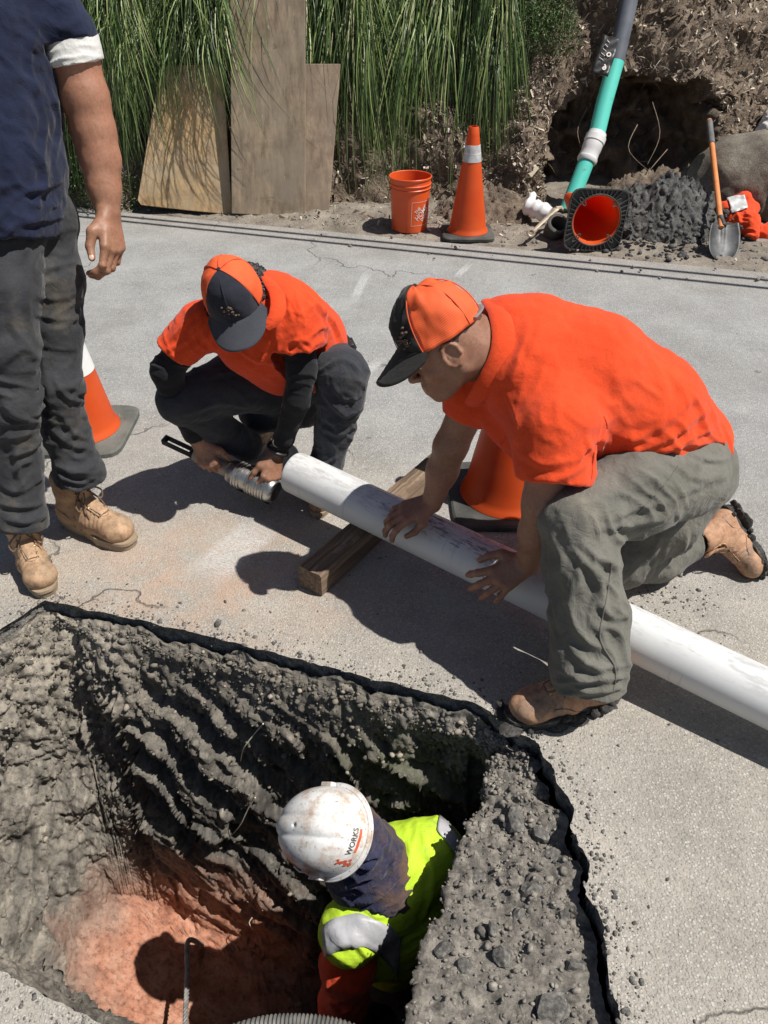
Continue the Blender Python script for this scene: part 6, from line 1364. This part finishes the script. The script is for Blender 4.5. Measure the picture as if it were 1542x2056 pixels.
def hanging(n, x0, x1, t0, t1, L0, L1, out0, out1, k=8, side=.12):
    x = rng.uniform(x0, x1, n); cl = np.round(x/.21)*.21; xo = x-cl; x = cl+xo*.45+rng.normal(0, .02, n); t = rng.uniform(t0, t1, n); p0 = bank(x, t); L = rng.uniform(L0, L1, n); o = rng.uniform(out0, out1, n)*(.6+.4*np.sin(cl*9)**2); sd = rng.normal(0, side, n)+.14*np.sin(cl*23)+xo*1.3
    s = np.linspace(0, 1, k)[None]; X = x[:, None]+sd[:, None]*s+.02*np.sin(s*7+cl[:, None]*30); Y = p0[:, 1:2]-o[:, None]*(1-np.exp(-s*3.2)); up = rng.uniform(.05, .22, n)
    Z = p0[:, 2:3]+up[:, None]*np.sin(np.clip(s*2.6, 0, math.pi))-L[:, None]*s**1.45
    Y = Y+.12*np.maximum(0, s-.5)*rng.uniform(-.6, 1, n)[:, None]; Z = np.maximum(Z, .02+rng.uniform(0, .06, n)[:, None]); return np.stack([X, Y, Z], 2)
P = np.concatenate([hanging(2900, -.70, 1.05, 1.25, 2.5, .8, 1.85, .25, .72), hanging(700, .6, 1.12, 1.2, 2.2, 1.0, 1.7, .3, .6), hanging(1500, -3.4, -1.85, 1.0, 2.4, .9, 1.7, .22, .55), hanging(1900, -2.7, -.95, 1.35, 2.3, .40, .95, .75, 1.15), hanging(160, -2.2, -1.0, 1.5, 2.2, .9, 1.3, .85, 1.15, side=.3)])
ribbons('hanging_grass', P, rng.uniform(.0022, .0048, len(P)), M_GRASS)
P = np.concatenate([hanging(60, -1.15, -.35, 1.9, 2.5, .7, 1.5, 1.05, 1.3, side=.3)]); ribbons('loose_grass_strands', P, rng.uniform(.0022, .003, len(P)), M_GRASS)
def leafcloud(name, centers, rad, n, size, m, kind='stuff', label=None):
    c = np.asarray(centers)[rng.integers(0, len(centers), n)]; r = rng.normal(size=(n, 3)); r /= np.linalg.norm(r, axis=1)[:, None]; p = c+r*(rng.uniform(.2, 1, n)**.5)[:, None]*rad
    p[:, 2] -= .25*np.abs(rng.normal(0, .2, n)); d = rng.normal(size=(n, 3))+A(0, -.5, -.9); d /= np.linalg.norm(d, axis=1)[:, None]; a = rng.normal(size=(n, 3)); s = np.cross(d, a); s /= np.linalg.norm(s, axis=1)[:, None]; L = size*rng.uniform(.5, 1.3, n)[:, None]
    v = np.stack([p, p+d*L*.5+s*L*.22, p+d*L, p+d*L*.5-s*L*.22], 1).reshape(-1, 3); q = (np.arange(n)*4)[:, None]+np.arange(4)[None]
    return tag(mesh(name, v, q, m, smooth=False), label, None, None, kind)
cs1 = [bankpt(x, t, .16)[0] for x, t in zip(rng.uniform(.95, 1.62, 26), rng.uniform(1.22, 2.2, 26))]
sb = empty('juniper_shrub', cs1[0], 'feathery green shrub hanging over the bank left of the green pipe', 'shrub')
o = leafcloud('foliage', cs1, .17, 15000, .020, M_SHRUB); o.parent = sb; o.matrix_parent_inverse = sb.matrix_world.inverted()
tw = MB(); 
for c in cs1[:18]: tw.tube([c+A(rng.normal(0, .03), .2, .2), c+A(0, .05, .06), c+A(rng.normal(0, .04), -.08, -.10)], [.007, .005, .002], 6)
o = tw.build('twigs', M_STEM, sb); o['kind'] = 'stuff'
cs2 = [bankpt(x, t, .10)[0] for x, t in zip(rng.uniform(-2.75, -1.98, 26), rng.uniform(.12, .85, 26))]
sb = empty('low_shrub', cs2[0], 'low dark green shrub behind the standing man\'s arm', 'shrub')
o = leafcloud('foliage', cs2, .16, 12000, .020, M_SHRUB); o.parent = sb; o.matrix_parent_inverse = sb.matrix_world.inverted()
tw = MB()
for c in cs2[:18]: tw.tube([c+A(rng.normal(0, .03), .1, -.1), c, c+A(rng.normal(0, .05), -.08, .05)], [.006, .004, .002], 6)
o = tw.build('twigs', M_STEM, sb); o['kind'] = 'stuff'
# wood chips, straw and rootlets on the bare soil
def chips(name, pts, size, m):
    n = len(pts); a = rng.normal(size=(n, 3)); a[:, 1] *= .6; a /= np.linalg.norm(a, axis=1)[:, None]; b = np.cross(a, rng.normal(size=(n, 3))); b /= np.linalg.norm(b, axis=1)[:, None]; L = size*rng.gamma(2., .5, n)[:, None]; w_ = L*rng.uniform(.18, .5, n)[:, None]
    v = np.stack([pts-a*L-b*w_*.6, pts+a*L-b*w_, pts+a*L*.9+b*w_, pts-a*L+b*w_*.8], 1).reshape(-1, 3); q = (np.arange(n)*4)[:, None]+np.arange(4)[None]; return tag(mesh(name, v, q, m, smooth=False), kind='stuff')
def bankpts(n, x0, x1, t0, t1, out=.012):
    x = rng.uniform(x0, x1, n); t = rng.uniform(t0, t1, n); r = np.abs((x-HX)/.70)**2.6+np.abs((t*.9-HZ)/.5)**2.6; k = r > 1; p = bank(x[k], t[k]); nn_ = A(0, -.85, .5); return p+nn_*rng.uniform(0, out*1.6, k.sum())[:, None]
pts = np.concatenate([bankpts(15000, 1.0, 4.0, .1, 2.1), bankpts(3500, .3, 1.3, .0, 1.3), bankpts(1200, -3, .4, 0, .35)])
chips('mulch', pts, .0125, M_MULCH)
s_ = rng.uniform(-1, 6.5, 3000); t_ = .15+np.abs(rng.normal(.35, .45, 3000)); vp = verge(s_, t_); vp[:, 2] += rng.uniform(.0, .012, 3000); k = (vp[:, 0] < 1.1) | (vp[:, 1] > 5.9) | (rng.random(3000) < .15); chips('verge_litter', vp[k], .0105, M_MULCH)
P = []
for i in range(420):
    x = rng.uniform(.85, 3.2); t = rng.uniform(.1, 2.0); p = bankpt(x, t, .02)[0]; d = rng.normal(0, 1, 3)*A(1, .3, 1); d /= np.linalg.norm(d); Lr = rng.uniform(.04, .14); s = np.linspace(0, 1, 9)[:, None]; P.append(p+d*Lr*s+A(0, -.5, .2)*.03*np.sin(s*3.1)+A(0, 0, -.03)*s*s)
ribbons('rootlets', np.array(P), rng.uniform(.0012, .0022, len(P)), M_MULCH)
rt = MB()
for (a, b, c) in [((1280, 250), (1262, 300), (1305, 345)), ((1310, 205), (1325, 270), (1300, 330)), ((1340, 300), (1310, 335), (1290, 362)), ((1180, 215), (1160, 260), (1168, 300))]:
    rt.tube(catline([W(*a, 6.1), W(*b, 6.0), W(*c, 5.95)], 10), np.linspace(.0035, .0012, 10), 6)
o = rt.build('hanging_roots', M_STEM); tag(o, kind='stuff')
# ------------------------------------------------------------------ pit bits: cable, hose, roots
cb = catline([A(-.70, 1.36, -1.36), W(378, 1890, 2.82), W(376, 1960, 2.70), W(372, 2060, 2.5), W(368, 2200, 2.2)], 50); MBc = None
tw_ = []
for ph in (0, math.pi*2/3, math.pi*4/3):
    t = np.gradient(cb, axis=0); t /= np.linalg.norm(t, axis=1)[:, None]; cbd = catline(cb, 200); td_ = np.gradient(cbd, axis=0); td_ /= np.linalg.norm(td_, axis=1)[:, None]; u_1 = np.cross(td_, A(1, 0, 0)); u_1 /= np.linalg.norm(u_1, axis=1)[:, None]; u_2 = np.cross(td_, u_1); an = np.arange(200)*.55+ph
    tw_.append(cbd+(u_1*np.cos(an)[:, None]+u_2*np.sin(an)[:, None])*.0052)
cbo = empty('steel_cable', cb[0], 'twisted grey cable hanging down onto the red clay floor', 'cable')
for p in tw_: MB().tube(p, .0045, 6).build('strand', M_CABLE, cbo)
hs = catline([W(430, 2080, 1.75), W(520, 2052, 1.74), W(600, 2046, 1.73), W(680, 2056, 1.72), W(760, 2090, 1.70)], 160); hr = .020+.0022*np.sin(np.arange(160)*1.6)
tag(MB().tube(hs-A(0, 0, .0)+V(0, -.012, 0), hr, 14).build('ribbed_hose', M_HOSE), 'dark ribbed hose curving across the bottom edge over the pit', 'hose')
rb_ = MB()
for a in ([(535, 1440), (520, 1462), (500, 1492), (492, 1520)], [(1040-20, 1585), (1010-20, 1600)], [(520, 1585), (505, 1610), (488, 1640), (470, 1668)], [(512, 1828), (506, 1838), (514, 1850)]):
    pts = []; cp = Vector((0, 0, CH))
    for p in a:
        dv = W(p[0], p[1], 1.)-A(0, 0, CH); 
        best = None; rel = flat2-A(0, 0, CH); tt = rel@dv/(dv@dv); pr_ = rel-tt[:, None]*dv; j = np.argmin((pr_**2).sum(1)+(tt < 0)*9); pts.append(flat2[j]+nf[j]*(.02 if nf[j]@A(0, -1, .2) > 0 else -.02)+A(0, -.02, .02))
    rb_.tube(catline(pts, 12), np.linspace(.0028, .001, 12), 6)
tag(rb_.build('torn_roots', M_ROOT), kind='stuff')
# gravel stuck in the upper walls
Fl = flat2.reshape(NR, NC, 3); Nl = np.cross(np.roll(Fl, -1, 1)-np.roll(Fl, 1, 1), np.gradient(Fl, axis=0)); Nl /= np.linalg.norm(Nl, axis=2)[:, :, None]+1e-9
if (Nl[NR//2, 60]@A(0, -1, .3)) < 0: Nl = -Nl
side = [j for j in range(NC) if j < 262 or j > NC-130]
pts = []; rs = []
for k in range(3300):
    i = int(min(rng.gamma(2.2, 22)+8, 150)); j = side[rng.integers(len(side))]; pts.append(Fl[i, j]+Nl[i, j]*rng.uniform(-.002, .004)); rs.append((rng.gamma(1.5, .0024)+.0018)*(1 if i > 30 else .8))
field('wall_gravel', np.array(pts), np.array(rs), M_GRIT)
# straw on the ledge
P = []
for (a, b, c) in [((1065, 1825), (1120, 1790), (1138, 1752)), ((1030, 1600), (1080, 1598), (1120, 1612)), ((1020, 1900), (1040, 1880), (1052, 1850))]:
    P.append(catline([G(*a, -.09), G(*b, -.085), G(*c, -.09)], 9))
ribbons('dry_straw', np.array(P), np.full(3, .0016), M_MULCH)
# ------------------------------------------------------------------ chalk on the road
def chalk(x0, y0, x1, y1, wpx):
    a, b = G(x0, y0, .004), G(x1, y1, .004); d = unit(b-a); s = np.cross(A(0, 0, 1), d)*wpx
    v = [a-s, b-s, b+s, a+s]; o = mesh('road_marking', v, [(0, 1, 2, 3)], M_CHALK, smooth=False); ul = o.data.uv_layers.new(name='UVMap')
    for l, uv in zip(ul.data, [(0, 0), (1, 0), (1, 1), (0, 1)]): l.uv = uv
    return tag(o, kind='structure')
chalk(706, 612, 740, 540, .035); chalk(912, 560, 945, 528, .030); chalk(690, 790, 770, 715, .035); chalk(390, 1180, 540, 1040, .10)
# overhead lines that throw the two thin shadows along the road edge
for k, (hgt, ln, off) in enumerate([(2.6, 'upper overhead cable crossing above the road edge', 0), (2.6, 'lower overhead cable crossing above the road edge', 1)]):
    # shadow line pixels -> wire = shadow + SUN * h
    a, b = (G(150, 425 if off == 0 else 434), G(1542, 563 if off == 0 else 579)); sv = A(*(SUN/SUN.z))*hgt; d = unit(b-a)
    tag(MB().tube([a-d*25+sv, b+d*25+sv], .020, 8).build('overhead_cable', M_BLK), ln, 'cable', 'overhead cables')
